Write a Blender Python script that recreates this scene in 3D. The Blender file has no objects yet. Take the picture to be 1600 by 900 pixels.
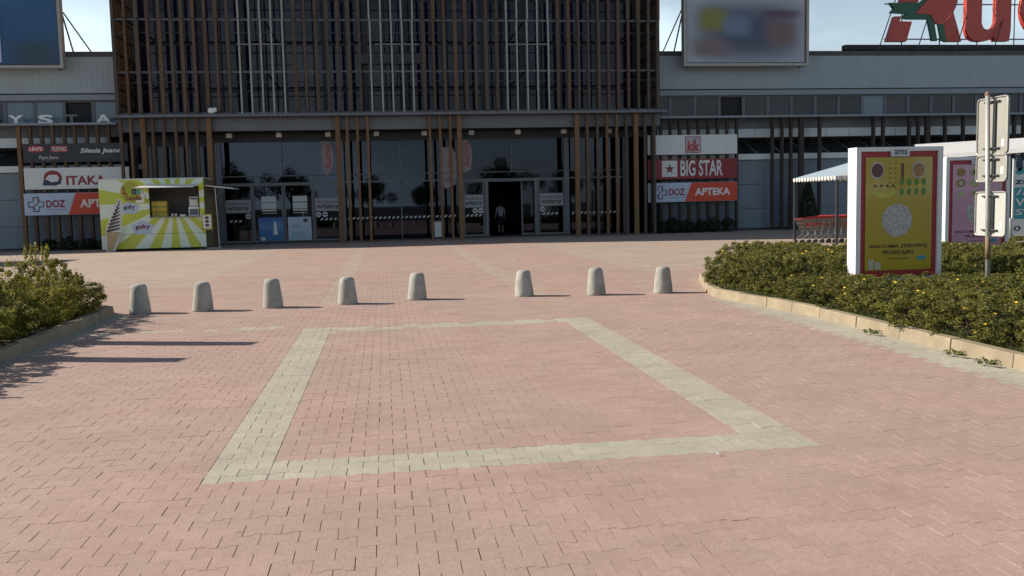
import bpy, bmesh, math, random
import numpy as np
from mathutils import Matrix, Vector
random.seed(7)
rng = np.random.default_rng(7)
S = bpy.context.scene
COL = S.collection
PI = math.pi
# ------------------------------------------------------------------ camera
PITCH, ROLL, YAW = math.radians(5.29), math.radians(-1.345), math.radians(-7.779)
cam_d = bpy.data.cameras.new('camera'); cam = bpy.data.objects.new('camera', cam_d); COL.objects.link(cam)
fw = Vector((-math.sin(YAW) * math.cos(PITCH), math.cos(YAW) * math.cos(PITCH), -math.sin(PITCH)))
rt = Vector((math.cos(YAW), math.sin(YAW), 0)); up = rt.cross(fw)
r2 = rt * math.cos(ROLL) + up * math.sin(ROLL); u2 = up * math.cos(ROLL) - rt * math.sin(ROLL)
cam.matrix_world = Matrix(((r2.x, u2.x, -fw.x, 0), (r2.y, u2.y, -fw.y, 0), (r2.z, u2.z, -fw.z, 1.7), (0, 0, 0, 1)))
cam_d.sensor_width = 36; cam_d.lens = 36 * 1430.7 / 1600
cam_d.clip_start = 0.05; cam_d.clip_end = 6000
S.camera = cam
# ------------------------------------------------------------------ sky and sun
SUN_EL, SUN_AZ = math.radians(31), math.radians(-71.5)      # azimuth from +Y (the facade) towards +X
W = bpy.data.worlds.new('World'); S.world = W; W.use_nodes = True
nt = W.node_tree; nt.nodes.clear()
sky = nt.nodes.new('ShaderNodeTexSky'); sky.sky_type = 'NISHITA'; sky.sun_disc = False
sky.sun_elevation = SUN_EL; sky.sun_rotation = SUN_AZ; sky.dust_density = 1.2; sky.air_density = 1.0
bg = nt.nodes.new('ShaderNodeBackground'); bg.inputs[1].default_value = 0.06
out = nt.nodes.new('ShaderNodeOutputWorld')
tc = nt.nodes.new('ShaderNodeTexCoord'); mp = nt.nodes.new('ShaderNodeMapping'); mp.inputs['Scale'].default_value = (1.0, 1.0, 2.4)
mp.inputs['Location'].default_value = (0.35, 0.1, 0.2)
cn = nt.nodes.new('ShaderNodeTexNoise'); cn.inputs['Scale'].default_value = 3.1; cn.inputs['Detail'].default_value = 7; cn.inputs['Roughness'].default_value = .5
cr = nt.nodes.new('ShaderNodeMapRange'); cr.inputs[1].default_value = .42; cr.inputs[2].default_value = .62; cr.inputs[3].default_value = .40; cr.inputs[4].default_value = 1.0
sx = nt.nodes.new('ShaderNodeSeparateXYZ')                     # thin cloud and haze, fading out well above the horizon
hz = nt.nodes.new('ShaderNodeMapRange'); hz.interpolation_type = 'SMOOTHSTEP'; hz.inputs[1].default_value = .40; hz.inputs[2].default_value = .08; hz.inputs[3].default_value = .04; hz.inputs[4].default_value = 1.0
ml = nt.nodes.new('ShaderNodeMath'); ml.operation = 'MULTIPLY'
mx = nt.nodes.new('ShaderNodeMix'); mx.data_type = 'RGBA'
mx.inputs[7].default_value = (12.6, 15.2, 16.6, 1)
L = nt.links.new
L(tc.outputs['Generated'], mp.inputs[0]); L(mp.outputs[0], cn.inputs['Vector']); L(cn.outputs['Fac'], cr.inputs[0])
L(tc.outputs['Generated'], sx.inputs[0]); L(sx.outputs[2], hz.inputs[0]); L(cr.outputs[0], ml.inputs[0]); L(hz.outputs[0], ml.inputs[1])
L(ml.outputs[0], mx.inputs[0]); L(sky.outputs[0], mx.inputs[6]); L(mx.outputs[2], bg.inputs[0]); L(bg.outputs[0], out.inputs[0])
sun_d = bpy.data.lights.new('sun', 'SUN'); sun = bpy.data.objects.new('sun', sun_d); COL.objects.link(sun)
sun_d.energy = 5.0; sun_d.angle = math.radians(.53); sun_d.color = (1.0, .90, .76)
sd = Vector((-math.sin(SUN_AZ) * math.cos(SUN_EL), -math.cos(SUN_AZ) * math.cos(SUN_EL), -math.sin(SUN_EL)))
sun.rotation_euler = sd.to_track_quat('-Z', 'Y').to_euler()
S.view_settings.view_transform = 'Standard'; S.view_settings.look = 'None'; S.view_settings.gamma = 1
S.view_settings.exposure = 0.50
S.render.engine = 'CYCLES'

# ------------------------------------------------------------------ materials
MATS = {}
def newmat(name):
    m = bpy.data.materials.new(name); m.use_nodes = True
    t = m.node_tree; b = t.nodes['Principled BSDF']
    return m, t, b
def mat(name, col, rough=.7, var=.12, scale=6., bump=0., bscale=80., metal=0., spec=.5, rnd=0., stretch=(1, 1, 1), col2=None, detail=5., coat=0.):
    if name in MATS: return MATS[name]
    m, t, b = newmat(name); N = t.nodes.new; K = t.links.new
    b.inputs['Roughness'].default_value = rough; b.inputs['Metallic'].default_value = metal
    b.inputs['Specular IOR Level'].default_value = spec
    if coat: b.inputs['Coat Weight'].default_value = coat; b.inputs['Coat Roughness'].default_value = .04
    g = N('ShaderNodeNewGeometry'); mpn = N('ShaderNodeMapping'); mpn.inputs['Scale'].default_value = stretch
    K(g.outputs['Position'], mpn.inputs[0])
    n = N('ShaderNodeTexNoise'); n.inputs['Scale'].default_value = scale; n.inputs['Detail'].default_value = detail
    K(mpn.outputs[0], n.inputs['Vector'])
    mr = N('ShaderNodeMapRange'); mr.inputs[1].default_value = .25; mr.inputs[2].default_value = .75
    K(n.outputs['Fac'], mr.inputs[0])
    fac = mr.outputs[0]
    if rnd:
        oi = N('ShaderNodeObjectInfo'); ad = N('ShaderNodeMath'); ad.operation = 'MULTIPLY_ADD'
        sb = N('ShaderNodeMath'); sb.operation = 'MULTIPLY'; sb.inputs[1].default_value = 1 - rnd
        K(fac, sb.inputs[0]); K(oi.outputs['Random'], ad.inputs[0]); ad.inputs[1].default_value = rnd; K(sb.outputs[0], ad.inputs[2]); fac = ad.outputs[0]
    mix = N('ShaderNodeMix'); mix.data_type = 'RGBA'
    c = col
    if col2 is None:
        a_ = [x * (1 - var) for x in c]; b_ = [x * (1 + var) for x in c]
    else: a_, b_ = c, col2
    mix.inputs[6].default_value = (*a_, 1); mix.inputs[7].default_value = (*b_, 1)
    K(fac, mix.inputs[0]); K(mix.outputs[2], b.inputs['Base Color'])
    if bump:
        n2 = N('ShaderNodeTexNoise'); n2.inputs['Scale'].default_value = bscale; n2.inputs['Detail'].default_value = 4
        K(mpn.outputs[0], n2.inputs['Vector'])
        bp = N('ShaderNodeBump'); bp.inputs['Strength'].default_value = bump; bp.inputs['Distance'].default_value = .01
        K(n2.outputs['Fac'], bp.inputs['Height']); K(bp.outputs[0], b.inputs['Normal'])
    MATS[name] = m
    return m
def glass(name, tint=(.38, .42, .46), ior=1.5, rough=.015):
    m = bpy.data.materials.new(name); m.use_nodes = True; t = m.node_tree; t.nodes.clear(); N = t.nodes.new; K = t.links.new
    o = N('ShaderNodeOutputMaterial'); tr = N('ShaderNodeBsdfTransparent'); tr.inputs[0].default_value = (*tint, 1)
    gl = N('ShaderNodeBsdfGlossy'); gl.inputs['Roughness'].default_value = rough; gl.inputs[0].default_value = (.62, .68, .85, 1)
    fr = N('ShaderNodeFresnel'); fr.inputs[0].default_value = ior; mxs = N('ShaderNodeMixShader')
    K(fr.outputs[0], mxs.inputs[0]); K(tr.outputs[0], mxs.inputs[1]); K(gl.outputs[0], mxs.inputs[2]); K(mxs.outputs[0], o.inputs[0])
    return m
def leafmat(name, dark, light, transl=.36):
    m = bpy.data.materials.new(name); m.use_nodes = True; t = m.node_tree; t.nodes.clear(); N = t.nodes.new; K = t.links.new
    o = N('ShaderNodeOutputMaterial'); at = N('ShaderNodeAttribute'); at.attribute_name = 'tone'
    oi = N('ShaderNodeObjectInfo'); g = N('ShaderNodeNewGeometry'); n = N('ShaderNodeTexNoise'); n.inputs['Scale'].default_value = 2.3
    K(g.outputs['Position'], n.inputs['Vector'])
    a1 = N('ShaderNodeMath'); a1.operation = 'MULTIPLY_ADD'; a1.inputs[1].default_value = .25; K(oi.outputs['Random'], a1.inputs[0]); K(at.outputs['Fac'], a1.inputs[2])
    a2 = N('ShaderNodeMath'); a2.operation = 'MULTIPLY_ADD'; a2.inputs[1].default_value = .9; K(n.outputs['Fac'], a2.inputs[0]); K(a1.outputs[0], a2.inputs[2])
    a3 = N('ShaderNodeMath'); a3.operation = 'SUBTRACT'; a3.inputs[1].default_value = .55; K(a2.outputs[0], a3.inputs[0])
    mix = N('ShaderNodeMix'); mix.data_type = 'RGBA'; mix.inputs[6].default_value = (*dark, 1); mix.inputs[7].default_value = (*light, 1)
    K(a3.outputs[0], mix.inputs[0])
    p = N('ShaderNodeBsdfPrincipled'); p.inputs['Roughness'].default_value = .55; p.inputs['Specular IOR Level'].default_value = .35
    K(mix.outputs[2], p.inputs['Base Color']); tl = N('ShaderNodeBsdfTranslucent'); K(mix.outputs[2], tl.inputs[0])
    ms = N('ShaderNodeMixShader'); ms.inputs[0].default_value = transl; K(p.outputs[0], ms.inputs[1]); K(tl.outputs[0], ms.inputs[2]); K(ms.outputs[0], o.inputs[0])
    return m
def pavmat(name, c0, c1, dirt, source):
    """concrete paver: tone per piece, wide blotches, fine grit. source: 'object', 'attribute' or 'sheet'"""
    m, t, b = newmat(name); N = t.nodes.new; K = t.links.new
    g = N('ShaderNodeNewGeometry')
    if source == 'object': tone = N('ShaderNodeObjectInfo').outputs['Random']
    elif source == 'attribute':
        a = N('ShaderNodeAttribute'); a.attribute_name = 'tone'; tone = a.outputs['Fac']
    else:
        br = N('ShaderNodeTexBrick'); br.inputs['Scale'].default_value = 1; br.inputs['Brick Width'].default_value = .2; br.inputs['Row Height'].default_value = .141
        br.inputs['Mortar Size'].default_value = .003; br.inputs['Color1'].default_value = (.2, .2, .2, 1); br.inputs['Color2'].default_value = (.8, .8, .8, 1); br.inputs['Mortar'].default_value = (0, 0, 0, 1)
        K(g.outputs['Position'], br.inputs['Vector']); tone = br.outputs['Color']
    mix = N('ShaderNodeMix'); mix.data_type = 'RGBA'; mix.inputs[6].default_value = (*c0, 1); mix.inputs[7].default_value = (*c1, 1)
    K(tone, mix.inputs[0])
    n = N('ShaderNodeTexNoise'); n.inputs['Scale'].default_value = .38; n.inputs['Detail'].default_value = 7; n.inputs['Roughness'].default_value = .6
    K(g.outputs['Position'], n.inputs['Vector'])
    mr = N('ShaderNodeMapRange'); mr.inputs[1].default_value = .42; mr.inputs[2].default_value = .72; mr.inputs[3].default_value = 0; mr.inputs[4].default_value = .85
    K(n.outputs['Fac'], mr.inputs[0])
    m2 = N('ShaderNodeMix'); m2.data_type = 'RGBA'; K(mr.outputs[0], m2.inputs[0]); K(mix.outputs[2], m2.inputs[6]); m2.inputs[7].default_value = (*dirt, 1)
    n2 = N('ShaderNodeTexNoise'); n2.inputs['Scale'].default_value = 95; n2.inputs['Detail'].default_value = 3
    K(g.outputs['Position'], n2.inputs['Vector'])
    n3 = N('ShaderNodeTexNoise'); n3.inputs['Scale'].default_value = 21; n3.inputs['Detail'].default_value = 5; n3.inputs['Roughness'].default_value = .7
    K(g.outputs['Position'], n3.inputs['Vector'])
    ad = N('ShaderNodeMath'); ad.operation = 'ADD'; K(n2.outputs['Fac'], ad.inputs[0]); K(n3.outputs['Fac'], ad.inputs[1])
    r3 = N('ShaderNodeMapRange'); r3.inputs[1].default_value = .65; r3.inputs[2].default_value = 1.35; r3.inputs[3].default_value = .82; r3.inputs[4].default_value = 1.14
    K(ad.outputs[0], r3.inputs[0])
    vm = N('ShaderNodeVectorMath'); vm.operation = 'SCALE'; K(m2.outputs[2], vm.inputs[0]); K(r3.outputs[0], vm.inputs['Scale'])
    # patchy wear a metre or two across
    wn = N('ShaderNodeTexNoise'); wn.inputs['Scale'].default_value = 1.15; wn.inputs['Detail'].default_value = 8; wn.inputs['Roughness'].default_value = .65; K(g.outputs['Position'], wn.inputs['Vector'])
    wr = N('ShaderNodeMapRange'); wr.inputs[1].default_value = .34; wr.inputs[2].default_value = .60; wr.inputs[3].default_value = .91; wr.inputs[4].default_value = 1.04; K(wn.outputs['Fac'], wr.inputs[0])
    v0 = N('ShaderNodeVectorMath'); v0.operation = 'SCALE'; K(vm.outputs[0], v0.inputs[0]); K(wr.outputs[0], v0.inputs['Scale']); vm = v0
    # sparse trodden-in gum and oil spots
    vo = N('ShaderNodeTexVoronoi'); vo.inputs['Scale'].default_value = 1.9; K(g.outputs['Position'], vo.inputs['Vector'])
    nv = N('ShaderNodeMath'); nv.operation = 'MULTIPLY_ADD'; nv.inputs[1].default_value = .05; nv.inputs[2].default_value = -.02; K(n3.outputs['Fac'], nv.inputs[0])
    lt = N('ShaderNodeMath'); lt.operation = 'ADD'; K(vo.outputs['Distance'], lt.inputs[0]); K(nv.outputs[0], lt.inputs[1])
    sm = N('ShaderNodeMapRange'); sm.inputs[1].default_value = .035; sm.inputs[2].default_value = .055; sm.inputs[3].default_value = .72; sm.inputs[4].default_value = 1; K(lt.outputs[0], sm.inputs[0])
    # fine dark pits
    pn = N('ShaderNodeTexNoise'); pn.inputs['Scale'].default_value = 46; pn.inputs['Detail'].default_value = 2; K(g.outputs['Position'], pn.inputs['Vector'])
    pr = N('ShaderNodeMapRange'); pr.inputs[1].default_value = .66; pr.inputs[2].default_value = .72; pr.inputs[3].default_value = 1; pr.inputs[4].default_value = .74; K(pn.outputs['Fac'], pr.inputs[0])
    mm_ = N('ShaderNodeMath'); mm_.operation = 'MULTIPLY'; K(sm.outputs[0], mm_.inputs[0]); K(pr.outputs[0], mm_.inputs[1])
    v2 = N('ShaderNodeVectorMath'); v2.operation = 'SCALE'; K(vm.outputs[0], v2.inputs[0]); K(mm_.outputs[0], v2.inputs['Scale'])
    K(v2.outputs[0], b.inputs['Base Color'])
    b.inputs['Roughness'].default_value = .88; b.inputs['Specular IOR Level'].default_value = .3
    if source != 'sheet':
        bp = N('ShaderNodeBump'); bp.inputs['Strength'].default_value = .5; bp.inputs['Distance'].default_value = .004
        K(ad.outputs[0], bp.inputs['Height']); K(bp.outputs[0], b.inputs['Normal'])
    return m
PINK = ((.370, .258, .223), (.406, .284, .246), (.348, .276, .235))
GREY = ((.375, .353, .29), (.425, .40, .328), (.36, .32, .268))
M_pink_o = pavmat('pink_paver', *PINK, 'object'); M_grey_o = pavmat('grey_paver', *GREY, 'object')
M_pink_a = pavmat('pink_paver_field', *PINK, 'attribute'); M_grey_a = pavmat('grey_paver_field', *GREY, 'attribute')
M_pink_s = pavmat('pink_paving_far', *PINK, 'sheet'); M_grey_s = pavmat('grey_paving_far', (.372, .295, .246), (.405, .318, .264), (.358, .285, .240), 'sheet')
M_grey_f = pavmat('grey_paver_far_field', (.372, .295, .246), (.405, .318, .264), (.358, .285, .240), 'attribute')
sand = mat('joint_sand', (.05, .04, .034), .95, .3, 30)
asphalt = mat('asphalt', (.06, .06, .06), .9, .2, 4)
soil = mat('soil', (.07, .05, .035), .95, .35, 9, .6, 40)
kerbm = mat('kerb_concrete', (.20, .165, .115), .9, .3, 3.5, .5, 60, rnd=.25, col2=(.37, .305, .21), detail=8.)
concrete = mat('bollard_concrete', (.335, .33, .30), .9, .3, 6, .5, 70, rnd=.25)
wood = mat('timber', (.055, .032, .02), .75, .3, 5, .3, 50, rnd=.55, stretch=(6, 6, .35), col2=(.13, .075, .042))
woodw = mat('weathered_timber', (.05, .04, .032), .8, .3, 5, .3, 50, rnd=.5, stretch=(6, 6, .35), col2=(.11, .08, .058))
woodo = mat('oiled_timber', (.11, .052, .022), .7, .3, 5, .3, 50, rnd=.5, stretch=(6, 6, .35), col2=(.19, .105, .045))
wdark = mat('dark_slat', (.035, .028, .026), .8, .25, 6, rnd=.4, stretch=(6, 6, .4))
alum = mat('pale_metal', (.31, .30, .28), .5, .1, 3, metal=.3, rnd=.2)
steel = mat('grey_steel', (.12, .132, .148), .5, .08, 2, spec=.4)
steel_d = mat('dark_steel', (.03, .033, .04), .5, .1, 3)
frame_g = mat('grey_frame', (.12, .135, .155), .45, .06, 3)
fascia = mat('ribbed_cladding', (.28, .335, .37), .55, .07, 1.2, stretch=(1, 1, .3))
fascia2 = mat('fascia_trim', (.20, .235, .27), .5, .06, 2)
wallp = mat('wall_panel', (.15, .19, .23), .5, .07, 1.5, rnd=.2)
roofm = mat('roof_felt', (.07, .075, .08), .8, .2, 2)
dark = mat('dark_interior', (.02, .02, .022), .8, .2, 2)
black = mat('black_paint', (.012, .012, .014), .6, .2, 5)
pane_t = mat('tinted_pane', (.008, .009, .030), .03, .25, .7, spec=.28, rnd=.4)
pane_w = mat('window_pane', (.012, .016, .026), .05, .2, .9, spec=.35, rnd=.5)
pane_b = mat('roof_glazing', (.05, .06, .07), .12, .2, 1.2, spec=.6)
sky_refl = mat('pale_sky_reflection', (.50, .56, .60), .3, .06, 1.5)  # bright sky reflection of the upper glass strip, put into a pale base colour
blindm = mat('blind_grey', (.075, .08, .088), .6, .15, 4, rnd=.4)
white = mat('white_paint', (.72, .72, .72), .4, .04, 3)
offwhite = mat('off_white', (.58, .61, .6), .45, .05, 2)
red = mat('red_paint', (.34, .014, .022), .4, .06, 2)
letter_red = mat('letter_red', (.42, .05, .032), .4, .06, 2)
dred = mat('dark_red_print', (.22, .012, .02), .5, .05, 2)
maroon = mat('maroon_print', (.16, .015, .035), .5, .05, 2)
orange = mat('orange_print', (.55, .05, .012), .45, .04, 2)
navy = mat('navy_print', (.018, .022, .035), .5, .1, 2)
navyt = mat('navy_text', (.02, .03, .07), .5, .1, 2)
sky_b = mat('sky_blue_print', (.42, .50, .62), .5, .05, 2)
green = mat('bird_green', (.006, .085, .045), .4, .08, 2)
galv = mat('galvanised_steel', (.42, .42, .40), .45, .14, 7, metal=.35)
rust = mat('rusty_paint', (.20, .13, .085), .8, .3, 12)
yellowp = mat('mustard_print', (.42, .30, .014), .22, .05, 1.5, coat=.5)
pinkp = mat('pink_print', (.52, .25, .35), .22, .05, 1.5, coat=.5)
teal = mat('teal_print', (.02, .26, .30), .5, .05, 2)
bulb = mat('lamp_housing', (.55, .53, .48), .5, .05, 3)
doorglass = glass('door_glass'); 
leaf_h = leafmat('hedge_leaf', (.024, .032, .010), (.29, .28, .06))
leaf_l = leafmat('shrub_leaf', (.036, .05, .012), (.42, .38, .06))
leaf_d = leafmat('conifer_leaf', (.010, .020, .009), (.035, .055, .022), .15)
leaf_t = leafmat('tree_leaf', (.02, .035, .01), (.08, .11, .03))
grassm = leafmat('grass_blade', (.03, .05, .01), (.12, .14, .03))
bark = mat('bark', (.07, .05, .035), .9, .3, 20)
yflower = mat('yellow_petal', (.75, .52, .02), .5, .08, 8)
skin_m = mat('skin', (.42, .26, .19), .6, .05, 8)
hair_m = mat('hair', (.02, .014, .01), .6, .1, 20)
shorts_m = mat('dark_cloth', (.015, .016, .022), .9, .1, 10)

# ------------------------------------------------------------------ helpers
class MB:
    def __init__(s): s.v = []; s.f = []; s.m = []
    def add(s, vs, fs, mi=0):
        k = len(s.v); s.v += [tuple(v) for v in vs]; s.f += [tuple(i + k for i in f) for f in fs]; s.m += [mi] * len(fs); return s
    def box(s, x0, x1, y0, y1, z0, z1, mi=0):
        return s.add([(x0, y0, z0), (x1, y0, z0), (x1, y1, z0), (x0, y1, z0), (x0, y0, z1), (x1, y0, z1), (x1, y1, z1), (x0, y1, z1)],
                     [(0, 3, 2, 1), (4, 5, 6, 7), (0, 1, 5, 4), (1, 2, 6, 5), (2, 3, 7, 6), (3, 0, 4, 7)], mi)
    def prism(s, poly, y0, y1, mi=0):          # polygon in (x, z), pushed from y0 (front) to y1
        n = len(poly)
        area = sum(poly[i][0] * poly[(i + 1) % n][1] - poly[(i + 1) % n][0] * poly[i][1] for i in range(n))
        if area < 0: poly = poly[::-1]
        vs = [(x, y0, z) for x, z in poly] + [(x, y1, z) for x, z in poly]
        return s.add(vs, [tuple(range(n)), tuple(range(2 * n - 1, n - 1, -1))] + [(i, i + n, (i + 1) % n + n, (i + 1) % n) for i in range(n)], mi)
    def slab(s, poly, z0, z1, mi=0):            # polygon in (x, y)
        n = len(poly)
        area = sum(poly[i][0] * poly[(i + 1) % n][1] - poly[(i + 1) % n][0] * poly[i][1] for i in range(n))
        if area < 0: poly = poly[::-1]
        vs = [(x, y, z0) for x, y in poly] + [(x, y, z1) for x, y in poly]
        return s.add(vs, [tuple(range(n - 1, -1, -1)), tuple(range(n, 2 * n))] + [(i, (i + 1) % n, (i + 1) % n + n, i + n) for i in range(n)], mi)
    def tube(s, a, b, r, n=8, r1=None, mi=0):
        a = Vector(a); b = Vector(b); d = (b - a).normalized(); r1 = r if r1 is None else r1
        t = Vector((0, 0, 1)) if abs(d.z) < .9 else Vector((1, 0, 0)); p = d.cross(t).normalized(); q = d.cross(p)
        vs = [a + (p * math.cos(2 * PI * i / n) + q * math.sin(2 * PI * i / n)) * r for i in range(n)] + [b + (p * math.cos(2 * PI * i / n) + q * math.sin(2 * PI * i / n)) * r1 for i in range(n)]
        return s.add(vs, [tuple(range(n)), tuple(range(2 * n - 1, n - 1, -1))] + [(i, i + n, (i + 1) % n + n, (i + 1) % n) for i in range(n)], mi)
    def path(s, pts, r, n=6):
        for a, b in zip(pts, pts[1:]): s.tube(a, b, r, n)
        return s
    def lathe(s, prof, n=24, c=(0, 0, 0)):      # prof: (radius, z)
        vs = []; fs = []
        for r, z in prof: vs += [(c[0] + r * math.cos(2 * PI * i / n), c[1] + r * math.sin(2 * PI * i / n), c[2] + z) for i in range(n)]
        for j in range(len(prof) - 1):
            fs += [(j * n + i, j * n + (i + 1) % n, (j + 1) * n + (i + 1) % n, (j + 1) * n + i) for i in range(n)]
        fs += [tuple(range(n - 1, -1, -1)), tuple(range((len(prof) - 1) * n, len(prof) * n))]
        return s.add(vs, fs)
    def disc(s, cx, cz, rx, rz, y0, y1, n=24, mi=0):
        return s.prism([(cx + rx * math.cos(2 * PI * i / n), cz + rz * math.sin(2 * PI * i / n)) for i in range(n)], y0, y1, mi)
    def mesh(s, name):
        me = bpy.data.meshes.new(name); me.from_pydata(s.v, [], s.f); me.update(); return me
    def build(s, name, mats, parent=None, bevel=0, smooth=False, loc=None):
        me = s.mesh(name)
        mats = mats if isinstance(mats, (list, tuple)) else [mats]
        for m in mats: me.materials.append(m)
        if len(mats) > 1: me.polygons.foreach_set('material_index', s.m)
        if bevel:
            bm = bmesh.new(); bm.from_mesh(me)
            bmesh.ops.bevel(bm, geom=list(bm.edges), offset=bevel, segments=2, affect='EDGES', profile=.6); bm.to_mesh(me); bm.free()
        if smooth: me.polygons.foreach_set('use_smooth', [True] * len(me.polygons))
        return link(name, me, parent, loc)
def link(name, me, parent=None, loc=None):
    o = bpy.data.objects.new(name, me); COL.objects.link(o)
    if loc is not None: o.location = loc
    if parent is not None:
        o.parent = parent
        # parts are written in world metres: undo the parent's location so they stay where they stand
        if loc is None: o.matrix_parent_inverse = Matrix.Translation(-Vector(parent.location))
    return o
def thing(name, label, cat, loc=(0, 0, 0), group=None):
    o = bpy.data.objects.new(name, None); COL.objects.link(o); o.location = loc; o.empty_display_size = .2
    return tag(o, label, cat, group)
def tag(o, label, cat, group=None):
    o['label'] = label; o['category'] = cat
    if group: o['group'] = group
    return o
def struct(o): o['kind'] = 'structure'; return o
def stuff(o): o['kind'] = 'stuff'; return o
def dup(root, loc=None, rz=None, label=None):
    r = root.copy(); COL.objects.link(r)
    if loc is not None: r.location = loc
    if rz is not None: r.rotation_euler = (0, 0, rz)
    if label: r['label'] = label
    for ch in list(root.children):
        c = ch.copy(); COL.objects.link(c); c.parent = r; c.matrix_parent_inverse = ch.matrix_parent_inverse.copy()
        for gch in list(ch.children):
            d = gch.copy(); COL.objects.link(d); d.parent = c; d.matrix_parent_inverse = gch.matrix_parent_inverse.copy()
    return r
def bx(name, m, parent, *b, bevel=0): return MB().box(*b).build(name, m, parent, bevel)
def text(body, x0, x1, z0, z1, y, m, parent, bold=.0, shear=0., name='lettering', depth=.006, keep=False):
    """lettering on the plane y, front towards -y, fitted into x0..x1, z0..z1"""
    c = bpy.data.curves.new('txt', 'FONT'); c.body = body; c.extrude = .01; c.offset = bold; c.shear = shear; c.resolution_u = 3
    o = bpy.data.objects.new('txt', c); COL.objects.link(o)
    me = bpy.data.meshes.new_from_object(o.evaluated_get(bpy.context.evaluated_depsgraph_get()))
    bpy.data.objects.remove(o); bpy.data.curves.remove(c)
    n = len(me.vertices); a = np.empty(n * 3); me.vertices.foreach_get('co', a); a = a.reshape(-1, 3)
    mn, mxx = a.min(0), a.max(0)
    sx = (x1 - x0) / (mxx[0] - mn[0]); sz = (z1 - z0) / (mxx[1] - mn[1])
    ox = x0
    if keep: sx = min(sx, sz); ox = (x0 + x1) / 2 - sx * (mxx[0] - mn[0]) / 2
    b = np.stack([ox + (a[:, 0] - mn[0]) * sx, y - depth / 2 - (a[:, 2]) / .01 * depth / 2, z0 + (a[:, 1] - mn[1]) * sz], 1)
    me.vertices.foreach_set('co', b.ravel()); me.materials.clear(); me.materials.append(m); me.update()
    ob = link(name, me, parent); ob['kind'] = 'stuff'
    return ob

# ------------------------------------------------------------------ ground and paving
BEDR = [(6.02, -6), (6.05, 12.0), (5.92, 13.5), (5.70, 15.1), (5.86, 16.0), (6.55, 18.4), (7.6, 20.3), (24, 21.2), (24, -6)]
BEDL = [(-4.55, -6), (-4.55, 14.2), (-4.62, 15.9), (-5.1, 16.6), (-16, 17.0), (-16, -6)]
g_ = struct(MB().add([(-2500, -2500, -.15), (2500, -2500, -.15), (2500, 2500, -.15), (-2500, 2500, -.15)], [(0, 1, 2, 3)]).build('ground', asphalt))
g_['label'] = 'dark asphalt around the shopping centre plaza'
YF = 23.98
pl = struct(MB().add([(-14, -.4, -.0055), (18, -.4, -.0055), (18, YF, -.0055), (-14, YF, -.0055)], [(0, 1, 2, 3)]).build('plaza_pavement', sand))
pl['label'] = 'pink paved plaza with a pale grey rectangle'
fz = MB(); cuts = [-70, -4.3, -1.2, -.8, 2.5, 2.9, 6.0, 70]
for i in range(7):
    x0, x1 = cuts[i], cuts[i + 1]
    fz.add([(x0, YF, 0), (x1, YF, 0), (x1, 50, 0), (x0, 50, 0)], [(0, 1, 2, 3)], 1 - i % 2)
for x0, x1 in ((-70, -14), (18, 70)): fz.add([(x0, -8, 0), (x1, -8, 0), (x1, YF, 0), (x0, YF, 0)], [(0, 1, 2, 3)], 0)
fz.add([(-14, -8, 0), (18, -8, 0), (18, -.4, 0), (-14, -.4, 0)], [(0, 1, 2, 3)], 0)
struct(fz.build('far_paving', [M_pink_s, M_grey_s]))['label'] = 'far paving of pink and grey fields before the building'

def inside(p, poly):
    x, y = p; c = False; n = len(poly)
    for i in range(n):
        x0, y0 = poly[i]; x1, y1 = poly[(i + 1) % n]
        if (y0 > y) != (y1 > y) and x < (x1 - x0) * (y - y0) / (y1 - y0) + x0: c = not c
    return c
PITCH_Y = .141
RY0, RY1 = 5.78, 13.11                      # the grey rectangle: near and far outer edge
def paver_poly(kind):
    e, w, k0, k1, h = .0981, .0810, .058, .041, .0595
    full = [(-e, -w), (-k0, -w), (-k1, -h), (k1, -h), (k0, -w), (e, -w), (e, w), (k0, w), (k1, h), (-k1, h), (-k0, w), (-e, w)]
    if kind == 0: return full
    half = [(.003, -h), (k1, -h), (k0, -w), (e, -w), (e, w), (k0, w), (k1, h), (.003, h)]
    if kind == 1: return half
    return [(-x, y) for x, y in half][::-1]
def is_grey(x, y):
    inr = -1.2 < x < 2.9 and RY0 < y < RY1
    if inr and not (-.8 < x < 2.5 and RY0 + .40 < y < RY1 - .54): return True
    if y > 16.5 and (-1.2 < x < -.8 or 2.5 < x < 2.9): return True
    if y > 21.3 and (x < -4.3 or x > 6.0): return True
    if 5.45 < x < 6.1 and y < 15: return True
    if -4.6 < x < -4.2 and y < 16: return True
    if 5.0 < x and 4.9 < y < 5.5: return True
    return False
def template(kind, lod):
    p = np.array(paver_poly(kind)); n = len(p)
    c = p.mean(0)
    inn = p - np.sign(p - [c[0], 0]) * [.002, .002]
    if lod == 0: rings = [(p, 0.), (p, -.034)]
    else: rings = [(p, 0.), (p, -.034)]
    vs = np.concatenate([np.column_stack([r, np.full(n, z)]) for r, z in rings])
    fs = [tuple(range(n))]
    for j in range(len(rings) - 1):
        fs += [((j + 1) * n + i, (j + 1) * n + (i + 1) % n, j * n + (i + 1) % n, j * n + i) for i in range(n)]
    return vs, fs
TPL = {(k, l): template(k, l) for k in range(3) for l in range(2)}
singles = []; field = []
j0 = int(-.4 / PITCH_Y)
j = 0
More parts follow.
